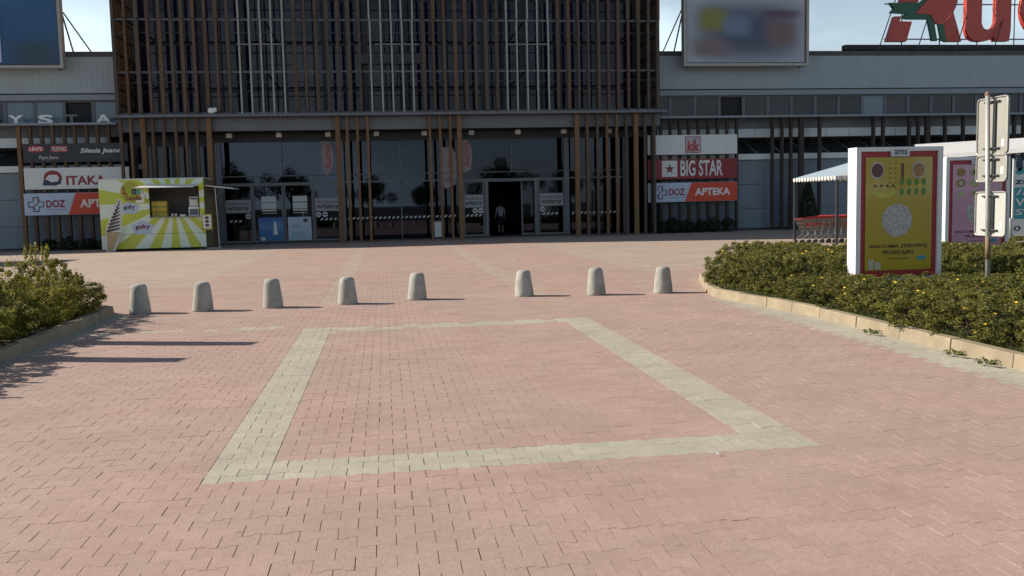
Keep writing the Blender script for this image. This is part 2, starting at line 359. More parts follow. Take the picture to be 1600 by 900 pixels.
while True:
    y = -.2 + j * PITCH_Y
    if y > YF - .06: break
    odd = j % 2
    xa, xb = (-14, 18) if y > 15.6 else (-4.8, 6.3)
    for i in range(int(xa / .2) - 1, int(xb / .2) + 2):
        cx = .2 * i + (0 if odd else .1)
        if not xa < cx < xb: continue
        if inside((cx, y), BEDR) or inside((cx, y), BEDL): continue
        inr = RY0 - .02 < y < RY1 + .02
        strip = y > 16.5
        bs = [-1.2, -.8, 2.5, 2.9] if (inr or strip) else []
        ks = [(2, -.05), (1, .05)] if any(abs(cx - b) < .02 for b in bs) else [(0, 0.)]
        for kind, off in ks:
            gy = is_grey(cx + off, y)
            tone = rng.random()
            if gy and RY1 - .60 < y < RY1 and -.8 < cx < 2.5: gy = tone > .2 and y > RY1 - .44
            if not gy and abs(y - 13.35) < .15 and cx < -1.3: gy = tone > .6
            singles.append((kind, cx, y, gy, tone))
    j += 1
# the largest in view become pieces of their own
def view_rank(p):
    kind, cx, y, gy, tone = p
    v = cam.matrix_world.inverted() @ Vector((cx, y, 0))
    if v.z > -1: return 1e9
    px = 800 + 1430.7 * v.x / -v.z; py = 450 - 1430.7 * v.y / -v.z
    if px < -20 or px > 1620 or py > 915: return 1e8 + y
    return y + (.3 if kind else 0)
singles.sort(key=view_rank)
near, rest = singles[:300], singles[300:]
PM = {}
for k in range(3):
    vs, fs = TPL[(k, 0)]
    for gname, mm in ((False, M_pink_o), (True, M_grey_o)):
        me = bpy.data.meshes.new('paver'); me.from_pydata(vs.tolist(), [], fs); me.materials.append(mm); PM[(k, gname)] = me
for kind, cx, y, gy, tone in near:
    o = bpy.data.objects.new('paver', PM[(kind, gy)]); COL.objects.link(o); o.parent = pl
    o.location = (cx + rng.normal(0, .0008), y + rng.normal(0, .0005), rng.normal(0, .0006))
    o.rotation_euler = (rng.normal(0, .0016), rng.normal(0, .0016), rng.normal(0, .0016))
V = []; F = []; MI = []; TN = []; k = 0
for kind, cx, y, gy, tone in rest:
    vs, fs = TPL[(kind, 0 if y < 9 else 1)]
    tx, ty, rz = rng.normal(0, .0016), rng.normal(0, .0016), rng.normal(0, .0016)
    w = vs.copy(); w[:, 2] += tx * vs[:, 1] + ty * vs[:, 0] + rng.normal(0, .0006)
    w[:, 0] = vs[:, 0] - rz * vs[:, 1] + cx + rng.normal(0, .0008); w[:, 1] = vs[:, 1] + rz * vs[:, 0] + y + rng.normal(0, .0005)
    V.append(w); F += [tuple(a + k for a in f) for f in fs]; MI += [(2 if y > 16.4 else 1) if gy else 0] * len(fs); TN += [tone] * len(fs); k += len(w)
me = bpy.data.meshes.new('paver_field'); me.from_pydata(np.concatenate(V).tolist(), [], F)
me.materials.append(M_pink_a); me.materials.append(M_grey_a); me.materials.append(M_grey_f); me.polygons.foreach_set('material_index', MI)
at = me.attributes.new('tone', 'FLOAT', 'FACE'); at.data.foreach_set('value', TN)
stuff(link('paver_field', me, pl))

# planting beds and kerbs
def inset(poly, d):
    c = np.mean(poly, 0)
    return [(x + (d if x < c[0] else -d), y + (d if y < c[1] else -d)) for x, y in poly]
for nm, poly, lab in (('planting_bed', BEDR, 'soil of the planting bed right of the plaza'), ('planting_bed', BEDL, 'soil of the planting bed left of the plaza')):
    b = struct(MB().slab(poly, -.12, .085).build(nm, soil)); b['label'] = lab
def kerb(pts, lab, side):
    root = struct(MB().box(pts[0][0] - .02, pts[0][0] + .02, pts[0][1], pts[0][1] + .1, -.12, -.06).build('kerb', kerbm)); root['label'] = lab
    # walk the line, one stone a metre
    seg = [(Vector((*a, 0)), Vector((*b, 0))) for a, b in zip(pts, pts[1:])]
    for a, b in seg:
        Ls = (b - a).length; n = max(1, round(Ls)); d = (b - a).normalized(); nrm = Vector((d.y, -d.x, 0)) * side
        for i in range(n):
            p = a + d * (Ls * i / n + .004); q = a + d * (Ls * (i + 1) / n - .004)
            t = .15; ht = .145 + random.uniform(-.007, .007); jit = nrm * random.uniform(-.006, .006)
            p0, q0 = p + jit, q + jit + nrm * random.uniform(-.004, .004); p1, q1 = p0 + nrm * t, q0 + nrm * t
            sl = nrm * .018
            vs = [(*p0.xy, -.1), (*q0.xy, -.1), (*q1.xy, -.1), (*p1.xy, -.1), (*(p0 + sl).xy, ht), (*(q0 + sl).xy, ht), (*q1.xy, ht), (*p1.xy, ht)]
            fs = [(0, 3, 2, 1), (4, 5, 6, 7), (0, 1, 5, 4), (1, 2, 6, 5), (2, 3, 7, 6), (3, 0, 4, 7)]
            mb = MB().add(vs, fs); o = mb.build('kerb_stone', kerbm, root, .012)
            bm = bmesh.new(); bm.from_mesh(o.data); bmesh.ops.recalc_face_normals(bm, faces=bm.faces); bm.to_mesh(o.data); bm.free()
    return root
kerb([(5.93, 3.0), (5.96, 12.0), (5.83, 13.5), (5.58, 15.1), (5.76, 16.05), (6.5, 18.5), (7.5, 20.4)], 'sandy concrete kerb round the right planting bed', 1)
kerb([(-4.45, 3.0), (-4.45, 14.2), (-4.52, 15.95), (-5.05, 16.75), (-8.9, 16.9)], 'concrete kerb round the shaded left planting bed', -1)

# ------------------------------------------------------------------ shopping centre
BLD = thing('shopping_centre', 'long grey shopping centre with tall timber-slatted entrance tower', 'building', (0, 46, 0))
B = BLD
# solid bodies
bx('wing_body', roofm, B, -60, -12.2, 47.75, 90, 0, 8.9); bx('wing_body', roofm, B, 13.9, 62, 47.75, 90, 0, 8.9)
bx('tower_body', steel_d, B, -12.0, 13.7, 47.75, 72, 5.45, 20.5)
bx('tower_roof', steel, B, -12.1, 13.8, 44.3, 72.2, 20.52, 20.9)
# entrance hall behind the glass
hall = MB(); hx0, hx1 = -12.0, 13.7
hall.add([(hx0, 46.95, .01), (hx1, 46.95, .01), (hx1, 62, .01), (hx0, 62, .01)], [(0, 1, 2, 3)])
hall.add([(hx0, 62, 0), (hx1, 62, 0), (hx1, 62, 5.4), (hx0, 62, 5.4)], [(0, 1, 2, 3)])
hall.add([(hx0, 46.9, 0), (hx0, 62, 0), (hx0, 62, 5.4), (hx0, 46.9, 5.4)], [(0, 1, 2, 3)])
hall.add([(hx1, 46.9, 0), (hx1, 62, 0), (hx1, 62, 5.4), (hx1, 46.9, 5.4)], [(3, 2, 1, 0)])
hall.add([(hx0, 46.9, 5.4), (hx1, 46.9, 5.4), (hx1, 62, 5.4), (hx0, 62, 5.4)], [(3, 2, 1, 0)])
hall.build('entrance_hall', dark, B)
for x0, x1, y0, y1, z1, m in ((-10.5, -9, 53, 54, 3.0, maroon), (10.2, 12.2, 49.3, 49.6, 2.6, woodo), (-3, 1.6, 56, 57, 2.4, woodw), (9.2, 10, 52, 53, 2.2, blindm)):
    bx('shop_front', m, B, x0, x1, y0, y1, .02, z1)
# ribbed fascia, trims, ledge
def ribbed(x0, x1, z0, z1, y, pitch, d):
    mb = MB(); n = int((x1 - x0) / pitch)
    xs = []
    for i in range(n):
        a = x0 + i * pitch
        xs += [(a, y), (a + pitch * .80, y), (a + pitch * .84, y + d), (a + pitch * .96, y + d)]
    xs.append((x0 + n * pitch, y))
    m = len(xs); mb.add([(x, yy, z0) for x, yy in xs] + [(x, yy, z1) for x, yy in xs], [(i, i + 1, i + 1 + m, i + m) for i in range(m - 1)])
    mb.add([(xs[0][0], y + .3, z0), (xs[-1][0], y + .3, z0), (xs[-1][0], y + .02, z0), (xs[0][0], y + .02, z0)], [(0, 1, 2, 3)])
    return mb
for x0, x1 in ((-50, -12.15), (13.85, 55)):
    ribbed(x0, x1, 7.31, 8.98, 45.95, .26, .008).build('cladding', fascia, B)
    bx('parapet', roofm, B, x0, x1, 45.93, 47.8, 8.98, 9.22)
    bx('fascia_gap', black, B, x0, x1, 46.0, 47.7, 7.24, 7.31)
    bx('fascia_trim', fascia2, B, x0, x1, 45.90, 46.3, 6.98, 7.24)
    bx('window_backing', dark, B, x0, x1, 46.3, 47.7, 5.86, 6.98)
    bx('ledge', fascia2, B, x0, x1, 45.0, 46.3, 5.76, 5.86, bevel=.008)
    bx('spandrel', steel, B, x0, x1, 46.0, 46.2, 5.27, 5.76)
    bx('canopy_gutter', offwhite, B, x0, x1, 45.62, 45.8, 3.66, 3.95)
    bx('wall_base', steel_d, B, x0, x1, 45.76, 46.0, 0, .12)
    # sloping glazed canopy behind the slats
    sl = MB().add([(x0, 45.8, 4.0), (x1, 45.8, 4.0), (x1, 47.7, 4.78), (x0, 47.7, 4.78)], [(0, 1, 2, 3)]); sl.build('canopy_glazing', pane_b, B)
# windows of the band, one by one
def window(x, w, kind):
    f = MB(); z0, z1, y = 5.87, 6.97, 46.12
    f.box(x, x + .07, y, y + .1, z0, z1).box(x + w - .07, x + w, y, y + .1, z0, z1).box(x + .07, x + w - .07, y, y + .1, z0, z0 + .06).box(x + .07, x + w - .07, y, y + .1, z1 - .06, z1)
    o = f.build('window', frame_g, B)
    if kind != 'open':
        pm = {'pale': blindm, 'blue': mat('blue_film', (.11, .16, .21), .2, .1, 2)}.get(kind, pane_w)
        bx('pane', pm, o, x + .07, x + w - .07, y + .05, y + .06, z0 + .06, z1 - .06)
    if kind == 'blind':
        b = MB(); n = 13
        for i in range(n):
            z = z0 + .09 + i * (z1 - z0 - .18) / (n - 1); b.box(x + .1, x + w - .1, y + .025, y + .045, z - .012, z + .012)
        stuff(b.build('blind', blindm, o))
kinds = ['blind', 'blind', 'blind', 'open', 'blind', 'pane', 'blind', 'blind', 'blind', 'blue', 'pale', 'blind', 'pane', 'blind', 'blind', 'pane', 'blind', 'pane']
for i, kd in enumerate(kinds): window(13.42 + i * 1.312, 1.30, kd)
for i, kd in enumerate(['blue', 'pane', 'blue', 'blue', 'open', 'blue']): window(-19.98 + i * 1.305, 1.295, kd if i != 5 else 'blue')
# canopy rafters, pale strip standing in for sky reflected in glass, wall panels
for x0, x1 in ((-24.6, -12.3), (14.0, 37.0)):
    n = int((x1 - x0) / 1.31)
    for i in range(n + 1):
        x = x0 + i * 1.31
        mb = MB(); mb.add([(x - .03, 45.8, 4.03), (x + .03, 45.8, 4.03), (x + .03, 47.7, 4.81), (x - .03, 47.7, 4.81), (x - .03, 45.8, 3.97), (x + .03, 45.8, 3.97), (x + .03, 47.7, 4.75), (x - .03, 47.7, 4.75)],
                         [(0, 1, 2, 3), (4, 7, 6, 5), (0, 4, 5, 1), (1, 5, 6, 2), (3, 2, 6, 7), (0, 3, 7, 4)]); mb.build('rafter', fascia2, B)
        if i < n:
            bx('sky_reflection_pane', sky_refl, B, x + .012, x + 1.298, 46.04, 46.10, 4.82, 5.265)
            for z0, z1 in ((.13, 1.12), (1.14, 2.38), (2.40, 3.64)): bx('wall_panel', wallp, B, x + .004, x + 1.306, 45.8, 45.95, z0, z1)
# wing slats
def slat(x, z0, z1, w, d, yc, m, name='timber_slat'): return bx(name, m, B, x - w / 2, x + w / 2, yc - d / 2, yc + d / 2, z0, z1, bevel=.006)
for x in (-20.2, -19.7, -16.55, -16.05, -15.55, -15.07, -14.57, -14.10, -13.58, -13.10, -12.60): slat(x, .05, 5.75, .17 if x == -16.55 else .13, .2, 45.33, woodo if x == -16.55 else wood)
for x in (13.95, 14.45, 14.95, 15.43, 15.93, 16.45, 16.95, 17.45, 17.96, 19.89, 20.41, 20.89, 22.46, 25.43, 25.97, 27.44, 27.94, 29.47, 30.5, 33.45, 34.0): slat(x, .05, 5.75, .13, .2, 45.33, wdark)
for x in (21.45, 28.47): slat(x, .05, 5.75, .24, .2, 45.33, wdark)
# lower storey of the tower: columns, slats, beam, soffit
for x in (-11.84, -11.39, -10.43, -9.95, -9.41, -8.96, -8.47): slat(x, .02, 5.97, .12, .18, 44.5, woodo if x in (-11.39,) else wood)
for x in (-10.86, -7.93, -2.06, 3.69, 9.46, 12.43): slat(x, .02, 5.97, .22, .22, 44.5, woodo, 'timber_post')
for x in (-1.62, -1.14, -.66, 2.28, 2.77, 3.26, 9.98, 10.49, 10.97, 11.46, 11.94, 12.89, 13.37): slat(x, .02, 5.97, .12, .18, 44.5, random.choice([wood, woodw, woodo]))
bx('ledge', steel, B, -12.2, 13.95, 44.12, 47.7, 5.98, 6.11, bevel=.01)
bx('beam', steel, B, -12.0, 13.75, 44.72, 44.95, 5.37, 5.97)
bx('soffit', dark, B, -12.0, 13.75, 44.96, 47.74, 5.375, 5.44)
bx('header', steel_d, B, -12.0, 13.75, 46.72, 46.95, 4.98, 5.37)
bx('threshold', steel_d, B, -12.0, 13.75, 46.4, 47.2, 0.012, .05)
for x in (-10.0,): bx('side_wall', steel_d, B, -12.0, -8.05, 46.72, 46.9, .06, 4.97)
for i in range(4): bx('glass_pane', pane_t, B, -11.7 + i * .92, -11.7 + i * .92 + .62, 46.69, 46.715, .5, 4.8)
# uprights of the glass front
for x, w in ((-7.97, .28), (-2.0, .16), (3.88, .2), (9.35, .26), (12.5, .3)): bx('upright', frame_g, B, x - w / 2, x + w / 2, 46.66, 46.94, .05, 4.98)
for z in (2.94, 3.31): bx('transom', frame_g, B, -7.82, 12.34, 46.70, 46.77, z - (.035 if z < 3 else .02), z + (.035 if z < 3 else .02))
for x in (-4.95, .86, 6.5): bx('mullion', frame_g, B, x - .025, x + .025, 46.70, 46.77, 3.34 if x != .86 else .06, 4.97)
def gpane(x0, x1, z0, z1, y=46.8): bx('glass_pane', doorglass, B, x0, x1, y, y + .012, z0, z1)
for a, b in ((-7.82, -4.98), (-4.92, -2.09), (-1.9, .83), (.89, 3.77), (3.99, 6.47), (6.53, 9.21), (9.5, 12.34)):
    gpane(a, b, 3.34, 4.97); gpane(a, b, 2.98, 3.28)
gpane(-1.9, .83, .07, 2.9); gpane(.89, 3.77, .07, 2.9); gpane(9.5, 12.34, .07, 2.9)
# door leaves and fixed side lights: frame, glass, stickers
decal = mat('sticker_grey', (.30, .33, .34), .5, .06, 3); dtext = mat('sticker_text', (.03, .035, .045), .6, .1, 3)
wsticker = mat('white_sticker', (.50, .53, .53), .5, .05, 3)
def leafdoor(name, x0, x1, y=46.74):
    fr = .075; f = MB()
    f.box(x0, x0 + fr, y, y + .07, .06, 2.90).box(x1 - fr, x1, y, y + .07, .06, 2.90).box(x0 + fr, x1 - fr, y, y + .07, .06, .16).box(x0 + fr, x1 - fr, y, y + .07, 2.83, 2.90)
    o = f.build(name, frame_g, B); bx('glass_pane', doorglass, o, x0 + fr, x1 - fr, y + .03, y + .042, .16, 2.83); return o
def witamy(o, x0, x1, z0=1.53, z1=2.17, y=46.755):
    bx('sticker', decal, o, x0, x1, y, y + .006, z0, z1)
    text('Serdecznie', x0 + .06, x1 - .06, z0 + .38, z1 - .07, y, dtext, o); text('witamy', x0 + .06, x1 - .06, z0 + .05, z0 + .36, y, dtext, o, bold=.02)
def roundel(o, x, z=1.36, y=46.755):
    MB().disc(x, z, .13, .13, y, y + .005, 20).build('roundel', wsticker, o); MB().box(x - .08, x + .08, y - .004, y - .001, z - .03, z + .03).build('roundel_mark', dtext, o)
def hazard(o, x0, x1, y=46.757):
    mb = MB(); x = x0
    while x + .2 < x1: mb.prism([(x, 1.07), (x + .1, 1.07), (x + .18, 1.18), (x + .08, 1.18)], y, y + .004); x += .22
    stuff(mb.build('warning_stripe', wsticker, o))
d1 = leafdoor('side_light', -7.82, -6.45); witamy(d1, -7.72, -6.55); roundel(d1, -6.68); hazard(d1, -7.6, -6.8)
for a, b in ((-6.43, -4.95), (-4.92, -3.50)):
    d = leafdoor('door_leaf', a, b)
    for z0, z1 in ((2.03, 2.31), (1.70, 1.99), (1.58, 1.66), (1.47, 1.50)): bx('notice', wsticker, d, a + .42, a + 1.12, 46.752, 46.758, z0, z1)
d2 = leafdoor('side_light', -3.48, -2.08); witamy(d2, -3.40, -2.2); roundel(d2, -3.27); roundel(d2, -2.95); hazard(d2, -3.2, -2.2)
d3 = leafdoor('side_light', 3.98, 5.07); witamy(d3, 4.02, 5.02); roundel(d3, 4.58); roundel(d3, 4.88); hazard(d3, 4.1, 5.0)
d4 = leafdoor('side_light', 7.86, 9.22); witamy(d4, 7.95, 9.15); roundel(d4, 8.08); hazard(d4, 8.05, 9.1)
hazard(B, -1.85, 3.7, 46.79); hazard(B, 9.6, 12.2, 46.79)
f = MB(); f.box(5.09, 5.27, 46.68, 46.92, .05, 2.90).box(7.66, 7.84, 46.68, 46.92, .05, 2.90).box(5.27, 7.66, 46.68, 46.92, 2.82, 2.90); f.build('door_frame', frame_g, B)
d5 = leafdoor('door_leaf', 7.0, 8.3, 46.95)
# posters on the left doors
pb = thing('door_poster', 'blue square poster with a white sail on entrance door', 'poster', (-5.6, 46.72, .1))
m, t, b = newmat('sea_print'); g = t.nodes.new('ShaderNodeNewGeometry'); sp = t.nodes.new('ShaderNodeSeparateXYZ'); r = t.nodes.new('ShaderNodeMapRange'); r.inputs[1].default_value = .1; r.inputs[2].default_value = 1.28
rp = t.nodes.new('ShaderNodeValToRGB'); e = rp.color_ramp.elements; e[0].color = (.03, .13, .30, 1); e[1].color = (.03, .09, .32, 1); q = e.new(.33); q.color = (.02, .14, .36, 1); q = e.new(.62); q.color = (.10, .22, .45, 1); q = e.new(.8); q.color = (.06, .16, .42, 1)
t.links.new(g.outputs['Position'], sp.inputs[0]); t.links.new(sp.outputs[2], r.inputs[0]); t.links.new(r.outputs[0], rp.inputs[0]); t.links.new(rp.outputs[0], b.inputs['Base Color']); b.inputs['Roughness'].default_value = .5
bx('sheet', m, pb, -6.2, -5.02, 46.715, 46.73, .12, 1.28)
MB().prism([(-5.5, .42), (-5.28, .42), (-5.36, 1.05), (-5.44, 1.1)], 46.705, 46.714).build('sail', white, pb); MB().disc(-6.0, .23, .13, .1, 46.705, 46.714).build('badge', wsticker, pb)
pw = thing('door_poster', 'pale white poster with fine print on entrance door', 'poster', (-4.2, 46.72, .1))
bx('sheet', sky_b, pw, -4.78, -3.64, 46.715, 46.73, .12, 1.27); MB().disc(-3.92, 1.1, .12, .09, 46.705, 46.714).build('badge', navyt, pw)
for i, z in enumerate((.82, .74, .5, .4, .3, .2)): bx('print_line', teal, pw, -4.6, -4.2 + .1 * (i % 3) + (.25 if i > 1 else 0), 46.708, 46.714, z, z + .025)
# downlights
ORD = ['first', 'second', 'third', 'fourth', 'fifth', 'sixth', 'seventh', 'eighth', 'ninth']
for i in range(9):
    x = -7.23 + i * 2.324
    o = thing('downlight', ORD[i] + ' small square lamp from the left under the entrance soffit', 'lamp', (x, 45.7, 5.37), 'square lamps under the entrance soffit')
    bx('lamp_housing', bulb, o, x - .13, x + .13, 45.57, 45.83, 5.12, 5.33, bevel=.01); bx('bracket', steel, o, x - .04, x + .04, 45.66, 45.74, 5.33, 5.372)
# upper screen of the tower
xs = [-11.9 + .5 * i for i in range(52)]
pale_ranges = ((-6.7, -4.35), (-.45, 1.95), (5.95, 8.2))
for i, x in enumerate(xs):
    pale = any(a < x < b for a, b in pale_ranges)
    for z0, z1 in ((6.13, 10.44), (10.46, 20.5)):
        xx = x + random.uniform(-.02, .02)
        if pale: slat(xx, z0, z1, .075, .16, 44.5, alum, 'metal_slat')
        else: slat(xx, z0, z1, random.choice([.12, .15, .17]), .2, 44.5, random.choice([woodw, woodw, wood, woodw, wood]))
for z, h in ((6.19, .08), (8.07, .09), (10.45, .09), (12.9, .09), (15.3, .09), (17.8, .09), (20.3, .09)): bx('rail', steel, B, -12.0, 13.7, 44.61, 44.68, z - h / 2, z + h / 2)
for z in (7.62, 9.88, 12.1): bx('rail', steel_d, B, -12.0, 13.7, 44.70, 44.73, z - .025, z + .025)
for z in (9.29,):
    for a, b in ((-6.5, -4.4), (-.2, 1.9), (6.1, 8.1)): bx('rail', alum, B, a, b, 44.42, 44.45, z, z + .03)
for side in (-11.95, 13.65):
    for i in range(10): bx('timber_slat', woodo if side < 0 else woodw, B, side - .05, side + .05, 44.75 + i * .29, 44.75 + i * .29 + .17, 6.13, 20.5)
    for z in (6.6, 7.3, 8.0, 8.9, 9.7, 10.5, 11.4, 13, 15, 17, 19): bx('rail', steel_d, B, side + (.06 if side < 0 else -.12), side + (.12 if side < 0 else -.06), 44.7, 47.6, z, z + .06)
# glass wall behind the screen
xg = [-11.7 + i * 1.0 for i in range(26)]
for i in range(25):
    w0, w1 = xg[i] + (.14 if i % 2 else .05), xg[i + 1] - (.05 if i % 2 else .14)
    for z0, z1 in ((6.15, 7.5), (7.62, 9.78), (9.92, 11.95), (12.1, 14.2), (14.35, 20.4)): bx('glass_pane', pane_t, B, w0, w1, 47.60 + random.uniform(0, .02), 47.66, z0, z1)
bx('roller_blind', blindm, B, -1.0, 2.2, 47.5, 47.56, 8.87, 9.38)
# catwalk struts between screen and glass
for i in range(0, 13, 3):
    for z in (8.07, 10.45): bx('strut', steel_d, B, -11.4 + i * 2.04, -11.34 + i * 2.04, 44.68, 47.6, z - .06, z + .02)
# roof clutter
bx('roof_unit', roofm, B, -20, -12.9, 48.5, 50, 9.22, 9.42)
sb_ = MB().box(24.4, 48, 46.4, 46.8, 9.36, 9.62)
sb_.build('sign_base', black, B)
bx('roof_unit', fascia2, B, 22.2, 24.1, 49, 50, 9.2, 9.62)
# ------------------------------------------------------------------ signs on the facade
def board(label, x0, x1, z0, z1, m, y=45.12, name='shop_sign'):
    o = thing(name, label, 'sign', ((x0 + x1) / 2, y, z0), 'shop signs on the slats')
    bx('panel', m, o, x0, x1, y, y + .09, z0, z1, bevel=.006); return o
FY = 45.118
s = board('dark navy sign with several small jeans logos, top of the left three', -16.35, -11.75, 4.07, 4.93, navy)
MB().disc(-15.78, 4.69, .38, .16, FY - .004, FY).build('logo_patch', red, s); text("LEVI'S", -16.06, -15.5, 4.61, 4.77, FY - .005, white, s, bold=.02)
bx('logo_patch', red, s, -15.13, -14.4, FY - .004, FY, 4.54, 4.82); text('MUSTANG', -15.08, -14.45, 4.58, 4.78, FY - .005, wsticker, s, bold=.02)
text('Silesia Jeans', -13.85, -12.1, 4.42, 4.70, FY, white, s, bold=.015, shear=.25); text('modne jeansy dla kazdego', -13.5, -12.4, 4.28, 4.34, FY, steel, s)
text('Pepe Jeans', -15.68, -14.82, 4.17, 4.38, FY, wsticker, s, shear=.3)
s = board('white sign with red travel logo and lettering, behind the kiosk roof', -16.38, -11.75, 2.84, 3.82, offwhite)
MB().prism([(-15.13 + .40 * math.cos(a), 3.36 + .34 * math.sin(a)) for a in np.linspace(-.2, PI + .2, 18)], FY - .004, FY).build('logo_mark', dred, s)
MB().prism([(-15.53, 3.28), (-15.6, 3.02), (-15.05, 3.0), (-14.8, 3.08), (-14.74, 3.3)], FY - .004, FY).build('logo_mark', navyt, s)
MB().prism([(-15.45, 3.32), (-15.3, 3.5), (-14.95, 3.5), (-14.86, 3.38), (-14.9, 3.2), (-15.2, 3.16)], FY - .009, FY - .005).build('logo_mark', offwhite, s)
text('ITAKA', -14.55, -12.8, 3.02, 3.44, FY, dred, s, bold=.03)
def doz(label, x0, x1, z0, z1, dx):
    s = board(label, x0, x1, z0, z1, sky_b); h = z1 - z0
    MB().prism([(x0 + 2.28, z1 - .01), (x1 - .01, z1 - .01), (x1 - .01, z0 + .01), (x0 + 1.92, z0 + .01)], FY - .004, FY).build('orange_field', orange, s)
    cx, cz, a, c = x0 + .52 + dx, (z0 + z1) / 2, .32, .12
    pts = [(c, a), (-c, a), (-c, c), (-a, c), (-a, -c), (-c, -c), (-c, -a), (c, -a), (c, -c), (a, -c), (a, c), (c, c), (c, a)]
    mb = MB()
    for (u0, v0), (u1, v1) in zip(pts, pts[1:]): mb.tube((cx + u0, FY - .003, cz + v0), (cx + u1, FY - .003, cz + v1), .02, 5)
    stuff(mb.build('cross_outline', navyt, s))
    mb = MB(); mb.path([(cx + .11 * math.sin(q * PI / 1.1), FY - .006, cz + .24 * q) for q in np.linspace(-1, 1, 11)], .02, 5); mb.build('logo_swoosh', dred, s)
    text('DOZ', x0 + .96 + dx, x0 + 1.80 + dx, cz - .16, cz + .19, FY, dred, s, bold=.03); text('zdrowie w twoim rytmie', x0 + .96 + dx, x0 + 1.80 + dx, cz - .29, cz - .23, FY, navyt, s)
    text('APTEKA', x0 + 2.45, x0 + 4.32, cz - .18, cz + .19, FY - .005, white, s, bold=.03)
doz('white and orange pharmacy sign partly hidden behind the yellow kiosk', -16.46, -11.75, 1.65, 2.66, 0)
s = board('white sign with a small framed red logo, top of the right three', 13.22, 17.92, 3.95, 4.93, offwhite)
mb = MB().box(15.17, 16.0, FY - .004, FY, 4.02, 4.86); mb.build('logo_frame', maroon, s); bx('logo_patch', mat('pinkish_print', (.42, .36, .38), .5), s, 15.2, 15.97, FY - .008, FY - .004, 4.05, 4.83)
text('kik', 15.26, 15.92, 4.1, 4.64, FY - .009, red, s, bold=.035, shear=.15)
MB().prism([(15.56, 4.63), (15.62, 4.56), (15.78, 4.76), (15.75, 4.78), (15.62, 4.62)], FY - .013, FY - .009).build('tick_mark', navyt, s)
s = board('dark red sign with white star box, middle of the right three', 13.22, 17.92, 2.72, 3.72, dred)
bx('logo_patch', offwhite, s, 13.95, 14.75, FY - .004, FY, 2.84, 3.65)
MB().prism([(14.35 + (.27 if i % 2 == 0 else .105) * math.sin(i * PI / 5), 3.23 + (.29 if i % 2 == 0 else .11) * math.cos(i * PI / 5)) for i in range(10)], FY - .008, FY - .004).build('star', maroon, s)
text('BIG STAR', 14.92, 17.15, 2.86, 3.66, FY, offwhite, s, bold=.02)
doz('white and orange pharmacy sign, lowest of the right three', 13.22, 17.92, 1.57, 2.54, .12)
slat(13.43, .05, 5.75, .13, .06, 45.06, wdark)
# window lettering on the left ledge
o = thing('letter_sign', 'white capital letters standing on the left window ledge', 'sign', (-14.7, 45.4, 5.86))
for ch, a, b, m_ in (('R', -18.4, -17.65, white), ('Y', -17.0, -16.35, white), ('S', -15.72, -15.05, white), ('T', -14.5, -13.98, steel), ('A', -13.18, -12.48, white)):
    q = text(ch, a, b, 5.862, 6.27, 45.5, m_, o, bold=.03, name='letter', depth=.06); del q['kind']
# rooftop billboards
def billboard(label, x0, x1, z0, z1, blobs, base, stripe=None):
    o = thing('rooftop_billboard', label, 'billboard', ((x0 + x1) / 2, 45.2, 8.3))
    f = MB(); w = .14
    f.box(x0, x0 + w, 45.0, 45.4, z0, z1).box(x1 - w, x1, 45.0, 45.4, z0, z1).box(x0 + w, x1 - w, 45.0, 45.4, z0, z0 + w).box(x0 + w, x1 - w, 45.0, 45.4, z1 - w, z1); f.build('frame', alum, o)
    bx('backing', steel_d, o, x0 + w, x1 - w, 45.15, 45.38, z0 + w, z1 - w)
    nx, nz = 44, 26; vs = []; cs = []
    for jz in range(nz + 1):
        for ix in range(nx + 1):
            u, v = ix / nx, jz / nz; vs.append((x0 + w + .05 + (x1 - x0 - 2 * w - .1) * u, 45.10, z0 + w + .05 + (z1 - z0 - 2 * w - .1) * v))
            c = np.array(base, float)
            for bu, bv, su, sv, col in blobs:
                k_ = math.exp(-((u - bu) / su) ** 4 - ((v - bv) / sv) ** 4); c = c * (1 - k_) + np.array(col) * k_
            cs.append((*c, 1))
    fs = [(a + jz * (nx + 1), a + 1 + jz * (nx + 1), a + 1 + (jz + 1) * (nx + 1), a + (jz + 1) * (nx + 1)) for jz in range(nz) for a in range(nx)]
    me = bpy.data.meshes.new('poster'); me.from_pydata(vs, [], fs); ca = me.color_attributes.new('print', 'FLOAT_COLOR', 'POINT'); ca.data.foreach_set('color', np.array(cs).ravel())
    m, t, b = newmat('billboard_print'); a = t.nodes.new('ShaderNodeVertexColor'); a.layer_name = 'print'; t.links.new(a.outputs[0], b.inputs['Base Color']); b.inputs['Roughness'].default_value = .45
    me.materials.append(m); link('poster', me, o)
    for x in (x0 + .3, (x0 + x1) / 2, x1 - .3): MB().tube((x, 45.45, z1 - .4), (x, 47.9, 9.0), .04, 6).build('brace', steel_d, o)
    for x in (x0 + .3, x1 - .3): bx('post', steel_d, o, x - .06, x + .06, 45.41, 45.53, 8.3, z1 - .2)
    return o
bl = billboard('blue rooftop billboard left of the tower, cut by the frame', -20.4, -14.3, 8.33, 12.3, [(.55, .85, .3, .3, (.02, .16, .30)), (.6, .4, .5, .5, (.015, .075, .19)), (.82, .1, .2, .2, (.02, .05, .08)), (.2, .5, .1, .7, (.02, .14, .24))], (.02, .10, .22))
bx('side_strip', sky_b, bl, -17.6, -16.95, 45.05, 45.09, 8.6, 11.6)
MB().tube((-14.3, 45.45, 10.9), (-13.75, 48.2, 9.2), .035, 6).build('brace', steel_d, bl)
